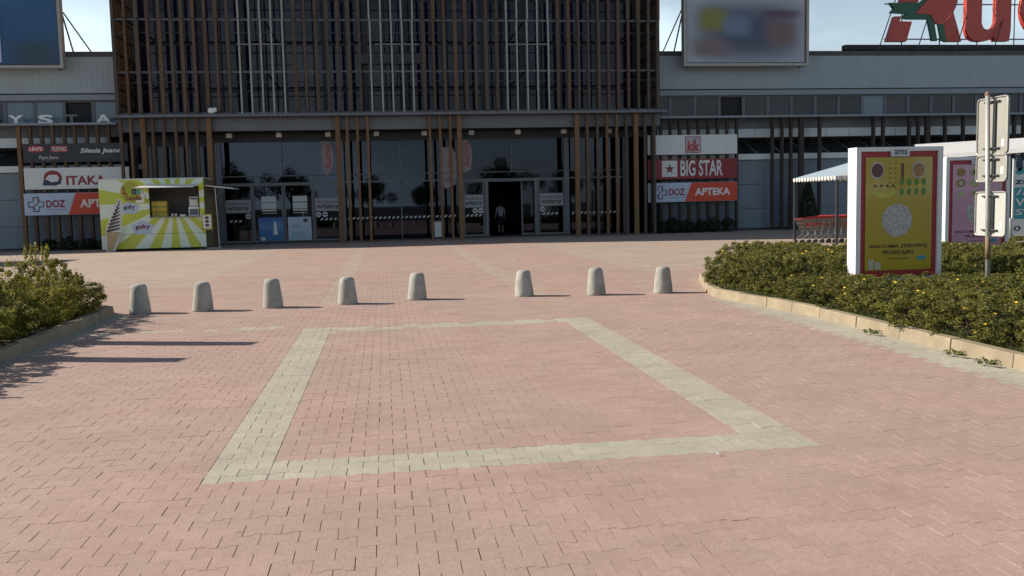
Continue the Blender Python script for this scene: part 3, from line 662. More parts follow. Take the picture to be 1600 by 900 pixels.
br_ = billboard('rooftop billboard with blurred yellow, blue and brown picture', 15.1, 21.7, 8.33, 12.35,
          [(.5, .92, .7, .14, (.40, .42, .44)), (.5, .42, .44, .40, (.05, .07, .12)), (.22, .58, .13, .17, (.19, .19, .03)), (.2, .2, .16, .12, (.17, .12, .13)), (.42, .5, .12, .14, (.13, .19, .28)), (.8, .4, .13, .2, (.15, .10, .10)), (.8, .66, .16, .06, (.10, .05, .09))], (.36, .40, .46))
MB().tube((15.15, 45.45, 11.2), (14.7, 47.6, 9.2), .035, 6).build('brace', steel_d, br_)
# rooftop letters
RL = thing('rooftop_letters', 'huge red rooftop letters with a green bird emblem', 'sign', (30, 46.6, 9.62))
def poly_part(name, pts, y0, y1, m): return MB().prism([(26.5 + a * .0054, 12.08 - b * .00486) for a, b in pts], y0, y1).build(name, m, RL)
poly_part('letter_stroke', [(60, 465), (268, 465), (325, 252), (192, 248), (212, 196), (140, 196)], 46.55, 46.85, letter_red)
poly_part('letter_stroke', [(195, 48), (385, 48), (470, -300), (300, -320)], 46.55, 46.85, letter_red)
poly_part('letter_stroke', [(640, 268), (690, 465), (858, 465), (765, 150), (735, 195)], 46.55, 46.85, letter_red)
poly_part('bird_body', [(340, 172), (395, 100), (500, 0), (620, -150), (800, -180), (790, 0), (775, 80), (735, 170), (640, 258), (590, 285), (550, 280), (500, 185)], 46.35, 46.55, letter_red)
poly_part('bird_wing', [(65, 58), (112, 118), (75, 165), (235, 172), (207, 222), (262, 232), (470, 232), (525, 195), (500, 180), (338, 174), (395, 98), (500, -2), (450, -2), (378, 58)], 46.40, 46.58, green)
poly_part('bird_leg', [(470, 232), (520, 465), (578, 465), (530, 200)], 46.38, 46.54, green)
poly_part('bird_leg', [(585, 285), (620, 465), (678, 465), (636, 270)], 46.38, 46.54, green)
up_ = [(905, -250), (905, 340), (925, 410), (980, 455), (1060, 468), (1140, 455), (1205, 410), (1215, 462), (1368, 462), (1385, 340), (1385, -250), (1225, -250), (1225, 250), (1200, 310), (1140, 342), (1090, 325), (1066, 270), (1066, -250)]
poly_part('letter', up_, 46.5, 46.85, letter_red)
cc = [(1790 + 290 * math.cos(a), 110 + 330 * math.sin(a)) for a in np.linspace(.7, 2 * PI - .7, 26)] + [(1790 + 130 * math.cos(a), 110 + 190 * math.sin(a)) for a in np.linspace(2 * PI - .7, .7, 26)]
poly_part('letter', cc, 46.5, 46.85, letter_red)
for ch, a, b, z1 in (('h', 37.9, 40.3, 14.4), ('a', 40.8, 43.2, 12.6), ('n', 43.8, 46.2, 12.6)):
    q = text(ch, a, b, 9.82, z1, 46.85, letter_red, RL, bold=.03, name='letter', depth=.3); del q['kind']
for z in (10.0, 11.85, 13.4): MB().tube((26.9, 46.95, z), (47, 46.95, z), .035, 6).build('support_bar', steel_d, RL)
for i in range(9):
    x = 27.9 + i * 2.2; MB().tube((x, 46.95, 9.6), (x, 46.95, 13.4), .03, 6).build('support_post', steel_d, RL)
    MB().tube((x - 1.9, 45.98, 9.2), (x - .3, 46.95, 12.3), .03, 6).build('support_strut', steel_d, RL)
# floodlight on the ledge
o = thing('floodlight', 'white rounded floodlight on the tower ledge above entrance', 'lamp', (-7.73, 44.2, 6.11))
mb = MB().lathe([(.06, .04), (.15, .06), (.17, .16), (.15, .26), (.05, .30)], 14, (-7.73, 44.22, 6.1)); mb.build('lamp_head', white, o, smooth=True)
MB().lathe([(.05, 0), (.09, .02), (.1, .1), (.08, .18), (.03, .2)], 12, (-7.58, 44.2, 6.2)).build('sensor', white, o, smooth=True); bx('foot', steel_d, o, -7.8, -7.55, 44.14, 44.3, 6.11, 6.16)
# litter bin by the entrance, hanging banners inside, person in the doorway
o = thing('litter_bin', 'slim pale litter bin by the middle entrance posts', 'bin', (2.63, 46.1, 0))
bx('bin_body', offwhite, o, 2.45, 2.81, 45.95, 46.25, .1, .86, bevel=.015); bx('bin_lid', steel, o, 2.43, 2.83, 45.93, 46.27, .87, .93, bevel=.01); bx('bin_foot', steel_d, o, 2.5, 2.76, 46.0, 46.2, .01, .1)
banw = mat('banner_white', (.26, .235, .24), .7, .15, 3)
for i, (xa, xb_, za, zb, lb) in enumerate(((-3.02, -2.42, 3.3, 5.0, 'white and red banner on the entrance glass, left of the first post'), (2.95, 3.7, 2.5, 4.6, 'white and red banner on the entrance glass between slats'), (3.85, 4.5, 3.25, 4.95, 'curved white and red banner on the entrance glass beside post'))):
    o = thing('hanging_banner', lb, 'banner', ((xa + xb_) / 2, 47.5, za), 'banners hanging in the hall')
    MB().prism([(xa, za + .25), (xa + .15, za), (xb_ - .1, za + .2), (xb_, za + .7), (xb_ - .03, zb - .35), (xb_ - .2, zb), (xa, zb)], 46.76, 46.775).build('cloth', banw, o)
    q = text('Auchan', 0, zb - za - .45, 0, .30, 0, red, o, bold=.015); q.matrix_parent_inverse = Matrix.Identity(4)
    q.rotation_euler = (0, -PI / 2, 0); q.location = ((xb_ - xa) * .12 + .1, 46.757 - 47.5, .3)
    bx('hanger', steel_d, o, (xa + xb_) / 2 - .01, (xa + xb_) / 2 + .01, 46.762, 46.77, zb + .002, 4.97)

def make_person(loc):
    me = bpy.data.meshes.new('person'); 
    P = dict(pel=(0, 0, .93), wst=(0, 0, 1.08), che=(0, -.01, 1.30), nek=(0, 0, 1.46), hd0=(0, -.01, 1.55), hd1=(0, -.01, 1.68),
             shl=(-.17, 0, 1.40), ell=(-.23, .03, 1.14), wrl=(-.24, -.08, .92), hal=(-.24, -.13, .83), shr=(.17, 0, 1.40), elr=(.24, .02, 1.13), wrr=(.27, -.1, .93), har=(.27, -.15, .84),
             hpl=(-.09, 0, .88), knl=(-.10, -.07, .50), anl=(-.10, .02, .09), tol=(-.11, -.13, .04), hpr=(.09, 0, .88), knr=(.10, .03, .50), anr=(.10, .14, .11), tor=(.11, .02, .04))
    R = dict(pel=.15, wst=.13, che=.15, nek=.06, hd0=.085, hd1=.088, shl=.07, ell=.045, wrl=.032, hal=.036, shr=.07, elr=.045, wrr=.032, har=.036, hpl=.095, knl=.06, anl=.04, tol=.035, hpr=.095, knr=.06, anr=.04, tor=.035)
    E = [('pel', 'wst'), ('wst', 'che'), ('che', 'nek'), ('nek', 'hd0'), ('hd0', 'hd1'), ('che', 'shl'), ('shl', 'ell'), ('ell', 'wrl'), ('wrl', 'hal'), ('che', 'shr'), ('shr', 'elr'), ('elr', 'wrr'), ('wrr', 'har'),
         ('pel', 'hpl'), ('hpl', 'knl'), ('knl', 'anl'), ('anl', 'tol'), ('pel', 'hpr'), ('hpr', 'knr'), ('knr', 'anr'), ('anr', 'tor')]
    ks = list(P); me.from_pydata([P[k] for k in ks], [(ks.index(a), ks.index(b)) for a, b in E], [])
    o = bpy.data.objects.new('person', me); COL.objects.link(o)
    md = o.modifiers.new('skin', 'SKIN'); o.modifiers.new('sub', 'SUBSURF').levels = 2; o.modifiers['sub'].render_levels = 2
    for i, k_ in enumerate(ks): me.skin_vertices[0].data[i].radius = (R[k_], R[k_] * (.75 if k_ in ('pel', 'wst', 'che') else 1)); 
    me.skin_vertices[0].data[0].use_root = True
    bpy.context.view_layer.update()
    m2 = bpy.data.meshes.new_from_object(o.evaluated_get(bpy.context.evaluated_depsgraph_get()))
    bpy.data.objects.remove(o)
    strip = mat('striped_shirt', (.42, .47, .55), .9, .1, 5)
    mm, t, b = newmat('striped_shirt_cloth'); g = t.nodes.new('ShaderNodeTexCoord'); wv = t.nodes.new('ShaderNodeTexWave'); wv.bands_direction = 'Z'; wv.inputs['Scale'].default_value = 5
    rr = t.nodes.new('ShaderNodeValToRGB'); rr.color_ramp.elements[0].color = (.06, .09, .18, 1); rr.color_ramp.elements[1].color = (.6, .64, .7, 1); rr.color_ramp.elements[0].position = .35; rr.color_ramp.elements[1].position = .5
    t.links.new(g.outputs['Object'], wv.inputs[0]); t.links.new(wv.outputs['Fac'], rr.inputs[0]); t.links.new(rr.outputs[0], b.inputs['Base Color'])
    for q in (skin_m, mm, shorts_m, hair_m): m2.materials.append(q)
    for p in m2.polygons:
        c = p.center; p.use_smooth = True
        if c.z > 1.50 and (c.y > -.045 or c.z > 1.69): p.material_index = 3
        elif c.z > 1.46: p.material_index = 0
        elif abs(c.x) > .19 and c.z < 1.2: p.material_index = 0
        elif c.z > .98: p.material_index = 1
        elif c.z > .48: p.material_index = 2
        elif c.z < .09: p.material_index = 2
        else: p.material_index = 0
    o = link('person', m2); o.location = loc; o.rotation_euler = (0, 0, PI); return tag(o, 'person in striped top walking in through the open doorway', 'person')
make_person((6.2, 49.3, .05))

# ------------------------------------------------------------------ kiosk
K = thing('food_kiosk', 'lime and white striped waffle kiosk with open serving hatch', 'kiosk', (-10, 42.9, 0))
m, t, b = newmat('sunburst_print'); N = t.nodes.new; g = N('ShaderNodeNewGeometry'); sp = N('ShaderNodeSeparateXYZ'); t.links.new(g.outputs['Position'], sp.inputs[0])
def mth(op, a, b_=None, c_=None):
    n = N('ShaderNodeMath'); n.operation = op
    for i, v in enumerate((a, b_, c_)):
        if v is None: continue
        if isinstance(v, (int, float)): n.inputs[i].default_value = v
        else: t.links.new(v, n.inputs[i])
    return n.outputs[0]
ang = mth('ARCTAN2', mth('SUBTRACT', sp.outputs[2], 2.05), mth('SUBTRACT', sp.outputs[0], -9.15))
st = mth('GREATER_THAN', mth('SINE', mth('MULTIPLY', ang, 15)), 0.0)
nz = N('ShaderNodeTexNoise'); nz.inputs['Scale'].default_value = 1.4; t.links.new(g.outputs['Position'], nz.inputs['Vector'])
lime = N('ShaderNodeMix'); lime.data_type = 'RGBA'; lime.inputs[6].default_value = (.38, .45, .05, 1); lime.inputs[7].default_value = (.58, .57, .04, 1); t.links.new(nz.outputs['Fac'], lime.inputs[0])
mxk = N('ShaderNodeMix'); mxk.data_type = 'RGBA'; t.links.new(st, mxk.inputs[0]); mxk.inputs[6].default_value = (.62, .70, .60, 1); t.links.new(lime.outputs[2], mxk.inputs[7]); t.links.new(mxk.outputs[2], b.inputs['Base Color']); b.inputs['Roughness'].default_value = .35
burst = m
kx0, kx1, ky, kz0, kz1 = -12.25, -7.86, 42.0, .10, 3.10
ox0, ox1, oz0, oz1 = -10.18, -8.06, 1.46, 2.78
fr = MB().box(kx0, ox0, ky, ky + .06, kz0, kz1).box(ox1, kx1, ky, ky + .06, kz0, kz1).box(ox0, ox1, ky, ky + .06, kz0, oz0).box(ox0, ox1, ky, ky + .06, oz1, kz1)
fr.build('front_panel', burst, K)
bx('seam', steel, K, kx0 + .01, kx1 - .01, ky - .006, ky - .001, .72, .735)
sidem = mat('kiosk_side', (.16, .15, .07), .5, .1, 2)
bx('side_panel', sidem, K, kx1 - .06, kx1, ky + .061, 44.0, kz0, kz1); bx('side_panel', sidem, K, kx0, kx0 + .06, ky + .061, 44.0, kz0, kz1)
bx('rear_panel', sidem, K, kx0 + .061, kx1 - .061, 43.94, 44.0, kz0, kz1); bx('roof', offwhite, K, kx0 - .02, kx1 + .02, ky - .02, 44.02, kz1 + .003, kz1 + .05); bx('floor', steel_d, K, kx0 + .061, kx1 - .061, ky + .061, 43.94, kz0, kz0 + .05)
bx('interior_lining', mat('kiosk_lining', (.16, .15, .14), .6), K, kx0 + .1, kx1 - .1, 43.86, 43.93, .2, 3.05)
bx('counter', alum, K, ox0 - .02, ox1 + .02, ky - .16, ky + .5, oz0 - .04, oz0 - .002, bevel=.006)
# hatch flaps: front and right side
flap = MB().add([(-10.55, 41.05, 2.71), (-8.12, 41.05, 2.71), (-8.06, 41.99, 2.84), (-10.3, 41.99, 2.84), (-10.55, 41.05, 2.74), (-8.12, 41.05, 2.74), (-8.06, 41.99, 2.87), (-10.3, 41.99, 2.87)], [(0, 3, 2, 1), (4, 5, 6, 7), (0, 1, 5, 4), (1, 2, 6, 5), (2, 3, 7, 6), (3, 0, 4, 7)])
flap.build('hatch_flap', white, K)
flap = MB().add([(-7.855, 42.3, 2.78), (-6.62, 42.3, 2.62), (-6.62, 43.8, 2.62), (-7.855, 43.8, 2.78), (-7.855, 42.3, 2.82), (-6.62, 42.3, 2.66), (-6.62, 43.8, 2.66), (-7.855, 43.8, 2.82)], [(0, 3, 2, 1), (4, 5, 6, 7), (0, 1, 5, 4), (1, 2, 6, 5), (2, 3, 7, 6), (3, 0, 4, 7)])
flap.build('hatch_flap', white, K)
for x, y in ((-10.25, 41.15), (-8.15, 41.15)): MB().tube((x, y, 2.72), (x, 41.99, 2.1), .012, 6).build('strut', steel, K)
MB().tube((-7.0, 42.35, 2.66), (-7.84, 42.35, 1.9), .015, 6).build('strut', steel, K); MB().tube((-7.35, 42.3, .05), (-7.42, 42.3, 2.7), .025, 8).build('prop', galv, K)
for x in (kx0 + .25, kx1 - .25):
    for y in (42.2, 43.8): bx('foot', steel_d, K, x - .06, x + .06, y - .06, y + .06, 0.004, kz0)
bx('step_plate', alum, K, -7.84, -7.2, 42.0, 42.5, .004, .06)
# print on the front
MB().disc(-10.93, 2.57, .42, .46, ky - .012, ky - .002, 28).build('logo_disc', mat('logo_yellow', (.33, .33, .02), .4), K)
lx = [(-11.24, -11.06, 'L', red), (-11.08, -10.88, 'o', mat('print_lime', (.35, .5, .03), .4)), (-10.90, -10.70, 'd', navyt), (-10.70, -10.50, 'o', teal)]
for a, b_, ch, m_ in lx: text(ch, a, b_, 2.46, 2.80 if ch in 'Ld' else 2.68, ky - .013, m_, K, bold=.04)
text('Landia', -11.12, -10.48, 2.22, 2.42, ky - .013, maroon, K, bold=.03)
for cx_, cz_, w_, h_ in ((-11.02, 1.87, .42, .26), (-10.52, 1.0, .46, .30)):
    MB().prism([(cx_ + w_ * (1 + .12 * math.sin(5 * a)) * math.cos(a), cz_ + h_ * (1 + .12 * math.sin(5 * a)) * math.sin(a)) for a in np.linspace(0, 2 * PI, 30)[:-1]], ky - .011, ky - .002).build('word_cloud', sky_b, K)
text('gofry', -11.25, -10.78, 1.78, 2.02, ky - .012, navyt, K, bold=.03); text('gofry', -10.82, -10.2, .90, 1.16, ky - .012, maroon, K, bold=.035)
bx('notice', white, K, -10.72, -10.4, ky - .01, ky - .002, 2.1, 2.3)
# tall cut-out cone board leaning on the kiosk front
C = thing('cone_board', 'tall cut-out board of a soft ice cream cone leaning on kiosk', 'sign', (-11.6, 41.55, 0))
MB().prism([(-11.98, .02), (-11.62, .02), (-11.28, .95), (-11.22, 2.22), (-11.33, 2.30), (-11.62, 1.85), (-11.95, .95)], 41.62, 41.65).build('board', offwhite, C)
MB().prism([(-11.92, .05), (-11.72, .05), (-11.34, .86), (-11.93, .86)], 41.605, 41.619).build('cone', mat('waffle_print', (.36, .27, .15), .5, .15, 12), C)
choc = mat('chocolate_print', (.07, .045, .035), .5, .2, 8)
for i in range(9):
    z = .90 + i * .145; xl = -11.92 + .052 * i + .002 * i * i; xr = -11.32 + .006 * i
    MB().prism([(xl, z), (xl + .06, z - .05), (xr - .1, z + .06), (xr, z + .13), (xr - .06, z + .14), (xl + .03, z + .06)], 41.60, 41.618).build('swirl', choc, C)
bx('prop', steel, C, -11.9, -11.86, 41.66, 41.99, .03, .07)
# goods in the hatch
yb = mat('yellow_box', (.42, .33, .04), .6, .1, 5)
labs = ('top yellow box of the stack in the kiosk hatch', 'middle yellow box of the stack in the kiosk hatch', 'bottom yellow box of the stack in the kiosk hatch')
for i in range(3):
    z = 1.93 - .235 * i; o = thing('waffle_box', labs[i], 'box', (-9.83, 42.4, z), 'yellow boxes on the kiosk counter')
    bx('carton', yb, o, -10.14, -9.5, 42.2, 42.5, z, z + .22, bevel=.008); bx('tape', mat('brown_tape', (.25, .17, .03), .5), o, -9.97, -9.93, 42.192, 42.2, z + .02, z + .2); bx('lid_edge', black, o, -10.13, -9.51, 42.194, 42.199, z + .185, z + .195)
o = thing('drinks_cooler', 'white counter machine at right end of kiosk hatch', 'machine', (-8.35, 42.4, 1.46)); bx('cabinet', white, o, -8.58, -8.14, 42.2, 42.6, 1.47, 1.88, bevel=.01); bx('grille', steel, o, -8.54, -8.18, 42.19, 42.198, 1.52, 1.78)
bx('top_unit', offwhite, o, -8.54, -8.16, 42.25, 42.6, 1.90, 2.32, bevel=.02); bx('label_strip', black, o, -8.5, -8.2, 42.24, 42.248, 2.2, 2.26)
for i, x in enumerate((-9.3, -9.15)):
    o = tag(MB().lathe([(.04, 0), (.055, .12), (.055, .13)], 12, (x, 42.3, 1.462)).build('paper_cup', white), ('left', 'right')[i] + ' small white cup on kiosk counter by the boxes', 'cup', 'cups on the kiosk counter')
o = tag(bx('napkin_box', white, None, -8.95, -8.72, 42.15, 42.3, 1.462, 1.55, bevel=.006), 'small white napkin box on the kiosk counter', 'box')
o = thing('menu_board', 'small framed menu board with brown pictures at kiosk corner', 'sign', (-7.75, 41.9, .9)); bx('frame', yb, o, -7.97, -7.55, 41.9, 41.96, .84, 1.54, bevel=.01); bx('sheet', white, o, -7.92, -7.6, 41.892, 41.9, .92, 1.48)
for z in (1.05, 1.22, 1.38): MB().disc(-7.76, z, .09, .07, 41.886, 41.891, 12).build('picture', choc, o)

# ------------------------------------------------------------------ bollards
BP = [(-4.13, 16.02), (-3.12, 16.05), (-1.97, 16.17), (-.70, 16.30), (.53, 16.62), (2.48, 16.52), (3.77, 16.26), (5.0, 16.16)]
bl_lab = ['concrete bollard at the left planter corner, leftmost of eight', 'second concrete bollard from the left planter', 'third concrete bollard from the left planter', 'concrete bollard beside the grey paving strip, fourth from the left',
          'concrete bollard just left of the wide gap', 'concrete bollard just right of the wide gap', 'second concrete bollard from the right hedge', 'concrete bollard next to the right kerb end']
prof = [(.168, 0), (.174, .02), (.172, .06), (.166, .12), (.152, .24), (.138, .36), (.130, .42), (.121, .455), (.105, .478), (.078, .492), (.04, .498)]
bvar = []
for k in range(4):                                   # weathered casts: slightly uneven skin, a few chips
    mb = MB().lathe([(r_, z_) for r_, z_ in prof for _ in (0,)], 40); q = np.random.default_rng(900 + k); ph = q.uniform(0, 6.28, 6)
    chips = [(q.uniform(0, 6.28), q.choice([.03, .05, .44, .46])) for _ in range(4)]
    nv = []
    for x, y, z in mb.v:
        a_ = math.atan2(y, x); r_ = math.hypot(x, y); d = .0022 * math.sin(3 * a_ + ph[0] + 9 * z) + .0016 * math.sin(7 * a_ + ph[1] - 21 * z) + .0012 * math.sin(13 * a_ + ph[2] + 40 * z)
        for ca, cz in chips:
            da = (a_ - ca + PI) % (2 * PI) - PI; d -= .011 * math.exp(-(da / .16) ** 2 - ((z - cz) / .022) ** 2)
        kx = (r_ + d) / r_ if r_ > .05 else 1; nv.append((x * kx, y * kx, z))
    mb.v = nv; me = mb.mesh('concrete_bollard'); me.materials.append(concrete); me.polygons.foreach_set('use_smooth', [True] * len(me.polygons)); bvar.append(me)
for i, (x, y) in enumerate(BP):
    o = link('concrete_bollard', bvar[i % 4])
    o.location = (x, y, -.004); o.scale = (1, 1, random.uniform(.97, 1.03)); o.rotation_euler = (random.uniform(-.02, .02), random.uniform(-.025, .025), random.uniform(0, 6)); tag(o, bl_lab[i], 'bollard', 'concrete bollards across the plaza')

# ------------------------------------------------------------------ lightboxes, post, banner
def lightbox(label, x0, y, poster, zt=2.47, w=1.5, copytext=True):
    o = thing('poster_lightbox', label, 'advert stand', (x0 + w / 2, y + .15, .08))
    f = MB(); t_ = .08; d = .28; z0 = .28
    f.box(x0, x0 + t_, y, y + d, z0, zt).box(x0 + w - t_, x0 + w, y, y + d, z0, zt).box(x0 + t_, x0 + w - t_, y, y + d, z0, z0 + .06).box(x0 + t_, x0 + w - t_, y, y + d, zt - .07, zt)
    f.build('frame', white, o); bx('back_panel', white, o, x0 + t_, x0 + w - t_, y + .2, y + .28, z0 + .06, zt - .07)
    bx('red_surround', red, o, x0 + t_, x0 + w - t_, y + .04, y + .19, z0 + .06, zt - .07)
    px0, px1, pz0, pz1 = x0 + t_ + .095, x0 + w - t_ - .095, z0 + .17, zt - .165
    bx('poster', poster, o, px0, px1, y + .022, y + .038, pz0, pz1)
    bx('maker_plate', offwhite, o, x0 + w / 2 - .16, x0 + w / 2 + .16, y - .012, y + .03, zt - .155, zt - .03); text('ams', x0 + w / 2 - .11, x0 + w / 2 + .11, zt - .125, zt - .05, y - .012, navyt, o)
    for x in (x0 + .25, x0 + w - .45): bx('foot', steel_d, o, x, x + .2, y + .08, y + .24, .05, z0)
    return o, px0, px1, pz0, pz1
def spot(o, cx, cz, rx, rz, y, m, name): return MB().disc(cx, cz, rx, rz, y - .004, y, 22).build(name, m, o)
brown = mat('print_brown', (.10, .03, .025), .35, .4, 26); tan = mat('print_tan', (.30, .16, .05), .35, .3, 22); leafp = mat('print_leaf_green', (.07, .22, .02), .35, .3, 30); banan = mat('print_banana', (.48, .46, .05), .35, .1, 9)
cakem = mat('print_puffed_cake', (.20, .18, .17), .4, .3, 38, col2=(.62, .59, .57), detail=3); cream = mat('print_cream', (.46, .42, .36), .4, .1, 9); ptxt = mat('print_text_brown', (.06, .025, .012), .4)
avo = mat('print_avocado', (.35, .38, .12), .35, .2, 20); pbrown = mat('print_dark_pink', (.20, .02, .05), .4)
def advert(label, x0, y, poster, kind, w=1.52, zt=2.47):
    o, a, b_, c, d = lightbox(label, x0, y, poster, zt, w); W_, H_ = b_ - a, d - c; Y_ = y + .021
    def at(u, v): return a + u * W_, d - v * H_
    if kind == 'yellow':
        for u, col in ((.17, brown), (.79, tan)):
            cx, cz = at(u, .115); spot(o, cx, cz, .125, .14, Y_, cream, 'printed_bowl'); spot(o, cx, cz, .10, .112, Y_ - .005, col, 'printed_filling')
        for i in range(6):
            for j_ in range(2):
                cx, cz = at(.36 + .085 * j_, .055 + .042 * i); spot(o, cx, cz, .012, .012, Y_, brown, 'printed_nut')
        for i in range(4): cx, cz = at(.14 + .09 * i, .25); spot(o, cx, cz, .022, .022, Y_, brown, 'printed_nut')
        cx, cz = at(.55, .12); MB().box(cx - .025, cx + .02, Y_ - .004, Y_, cz - .13, cz + .12).build('printed_stick', brown, o)
        for i in range(4):
            for j_ in range(2): cx, cz = at(.54 + .11 * i, .22 + .085 * j_); spot(o, cx, cz, .035, .06, Y_, leafp, 'printed_leaf')
        cx, cz = at(.27, .285); MB().prism([(cx + .20 * math.cos(q), cz + .14 * math.sin(q)) for q in np.linspace(PI + .1, 2 * PI - .1, 12)] + [(cx + .19 * math.cos(q), cz + .06 * math.sin(q)) for q in np.linspace(2 * PI - .1, PI + .1, 12)], Y_ - .004, Y_).build('printed_banana', banan, o)
        cx, cz = at(.475, .555); spot(o, cx, cz, .265, .27, Y_, cakem, 'printed_cake')
        for bx_, wd, hh in ((.05, .09, .17), (.15, .1, .12)):
            u0, z0_ = at(bx_, .99); bx('printed_pack', cream, o, u0, u0 + wd, Y_ - .004, Y_, z0_, z0_ + hh)
        cx, cz = at(.85, .895); spot(o, cx, cz, .085, .035, Y_, teal, 'printed_badge')
    else:
        for i, (col1, col2_) in enumerate(((tan, tan), (avo, brown), (tan, cream), (avo, cream), (cream, avo), (cream, tan))):
            cx, cz = at(.16 + .28 * (i % 2), .09 + .125 * (i // 2)); spot(o, cx, cz, .11 if i < 4 else .08, .09, Y_, col1, 'printed_fruit'); spot(o, cx, cz, .045, .05, Y_ - .005, col2_, 'printed_filling')
        cx, cz = at(.5, .56); spot(o, cx, cz, .25, .26, Y_, cakem, 'printed_cake')
        for i in range(8): cx, cz = at(.55 + .1 * (i % 4), .2 + .07 * (i // 4)); spot(o, cx, cz, .03, .03, Y_, cream, 'printed_nut')
        u0, z0_ = at(.08, .97); bx('printed_pack', tan, o, u0, u0 + .2, Y_ - .004, Y_, z0_, z0_ + .09)
        cx, cz = at(.85, .895); spot(o, cx, cz, .085, .035, Y_, teal, 'printed_badge')
    tcol = ptxt if kind == 'yellow' else pbrown
    (ta, tz), (tb, _) = at(.05, .81), at(.93, .81); text('ANATOMIA ZDROWEJ', ta, tb, tz, tz + .075, Y_, tcol, o, bold=.006)
    (ta, tz), (tb, _) = at(.27, .86), at(.73, .86); text('PRZEKĄSKI', ta, tb, tz - .012, tz + .072, Y_, tcol, o, bold=.006)
    (ta, tz), (tb, _) = at(.33, .905), at(.64, .905); text('sonko.pl', ta, tb, tz, tz + .03, Y_, tcol, o)
    return o
advert('white framed lightbox with yellow snack poster in the hedge', 7.63, 14.1, yellowp, 'yellow')
advert('white framed lightbox with pink snack poster behind the yellow one', 12.08, 18.5, pinkp, 'pink')
# two more stand outside the left edge; only their shadows reach the picture
for k_, (x, y, lb) in enumerate(((-6.5, 12.0, 'white lightbox on the left bed, nearer of two'), (-6.35, 13.25, 'white lightbox on the left bed, farther of two'))):
    o, *_ = lightbox(lb, x - .55, y, offwhite, 2.30 if k_ == 0 else 2.62, 1.1); o.rotation_euler = (0, 0, -SUN_AZ - PI / 2 + .06)
# banner at the right edge
o = thing('fence_banner', 'white and teal lettered banner at the right edge behind pink lightbox', 'banner', (18.3, 22, .4))
bx('sheet', offwhite, o, 16.25, 20.6, 22.0, 22.03, .55, 2.5); bx('teal_field', teal, o, 16.3, 20.5, 21.992, 21.999, .98, 1.80)
MB().prism([(16.3, 2.2), (16.45, 2.32), (16.75, 2.36), (16.6, 2.2), (16.4, 2.12)], 21.99, 21.999).build('swoosh', teal, o); MB().disc(16.42, 2.42, .1, .2, 21.99, 21.998).build('swoosh', navyt, o)
text('zenia', 16.3, 17.3, 1.88, 2.04, 21.998, navyt, o, bold=.02)
for z, tx in ((1.56, '/ACJE'), (1.31, 'WET W'), (1.04, 'SWOJE')): text(tx, 16.33, 17.75, z, z + .2, 21.99, offwhite, o, bold=.02)
text('0 11 22', 16.3, 17.6, .66, .8, 21.998, navyt, o, bold=.01)
for x in (16.3, 18.4, 20.5): MB().tube((x, 22.06, 0), (x, 22.06, 2.55), .03, 8).build('post', galv, o)
o = tag(MB().lathe([(.055, 0), (.055, 1.0), (.04, 1.04), (.01, 1.05)], 14, (14.14, 19.2, .05)).build('steel_post', galv, None, smooth=True), 'short grey steel post right of the pink lightbox', 'post')
# road sign seen from behind
o = thing('road_sign', 'rusty pole with grey sign plates seen from behind', 'sign', (8.47, 12.0, .08))
MB().tube((8.52, 12, .05), (8.44, 12, 3.06), .031, 14).build('pole', galv, o, smooth=True); MB().tube((8.502, 12, .74), (8.494, 12, 1.07), .0325, 14).build('rust_sleeve', rust, o, smooth=True)
MB().lathe([(.036, 0), (.036, .03), (.02, .05)], 12, (8.44, 12, 3.05)).build('pole_cap', rust, o)
th = math.radians(-89); ct, sn = math.cos(th), math.sin(th); off = Vector((.05, .0))
def plate(z0, z1, wd, m, lean=0):
    c0 = Vector((8.50 - .02, 12.0)) + off; hw = wd / 2; vs = []
    # rounded plate outline in (s, z), thickness along the normal
    rr_ = .05; out_ = []
    for cx, cz, a0 in ((hw - rr_, z1 - rr_, 0), (-hw + rr_, z1 - rr_, PI / 2), (-hw + rr_, z0 + rr_, PI), (hw - rr_, z0 + rr_, 1.5 * PI)):
        for q in range(4): out_.append((cx + rr_ * math.cos(a0 + q * PI / 6), cz + rr_ * math.sin(a0 + q * PI / 6)))
    nrm = Vector((-sn, ct)); n = len(out_)
    if nrm.x < 0: nrm = -nrm
    P0 = [(c0.x + s_ * ct, c0.y + s_ * sn, z) for s_, z in out_]; P1 = [(x + nrm.x * .02, y + nrm.y * .02, z) for x, y, z in P0]
    pobj = MB().add(P0 + P1, [tuple(range(n)), tuple(range(2 * n - 1, n - 1, -1))] + [(i, (i + 1) % n, (i + 1) % n + n, i + n) for i in range(n)]).build('sign_plate', m, o)
    bm = bmesh.new(); bm.from_mesh(pobj.data); bmesh.ops.recalc_face_normals(bm, faces=bm.faces); bm.to_mesh(pobj.data); bm.free()
    rim = MB(); Q = [(x - nrm.x * .012, y - nrm.y * .012, z) for x, y, z in P0]
    for i in range(n): rim.tube(Q[i], Q[(i + 1) % n], .009, 5)
    rim.build('rim', galv, pobj)
    for z in (z0 + .08, z1 - .06): MB().tube((c0.x - .16 * ct - nrm.x * .02, c0.y - .16 * sn - nrm.y * .02, z), (c0.x + .16 * ct - nrm.x * .02, c0.y + .16 * sn - nrm.y * .02, z), .014, 6).build('clamp', steel_d, pobj)
    MB().tube((c0.x + .07 * ct - nrm.x * .015, c0.y + .07 * sn - nrm.y * .015, z0 + .04), (c0.x + .07 * ct - nrm.x * .015, c0.y + .07 * sn - nrm.y * .015, z1 - .04), .014, 6).build('channel', steel_d, pobj)
    s_ = .22; bxv = [(c0.x + q * ct - nrm.x * .004, c0.y + q * sn - nrm.y * .004, z) for q, z in ((s_ - .03, z0 + .1), (s_ + .03, z0 + .1), (s_ + .03, z0 + .2), (s_ - .03, z0 + .2))]
    MB().add(bxv, [(0, 1, 2, 3)]).build('sticker', white, pobj)
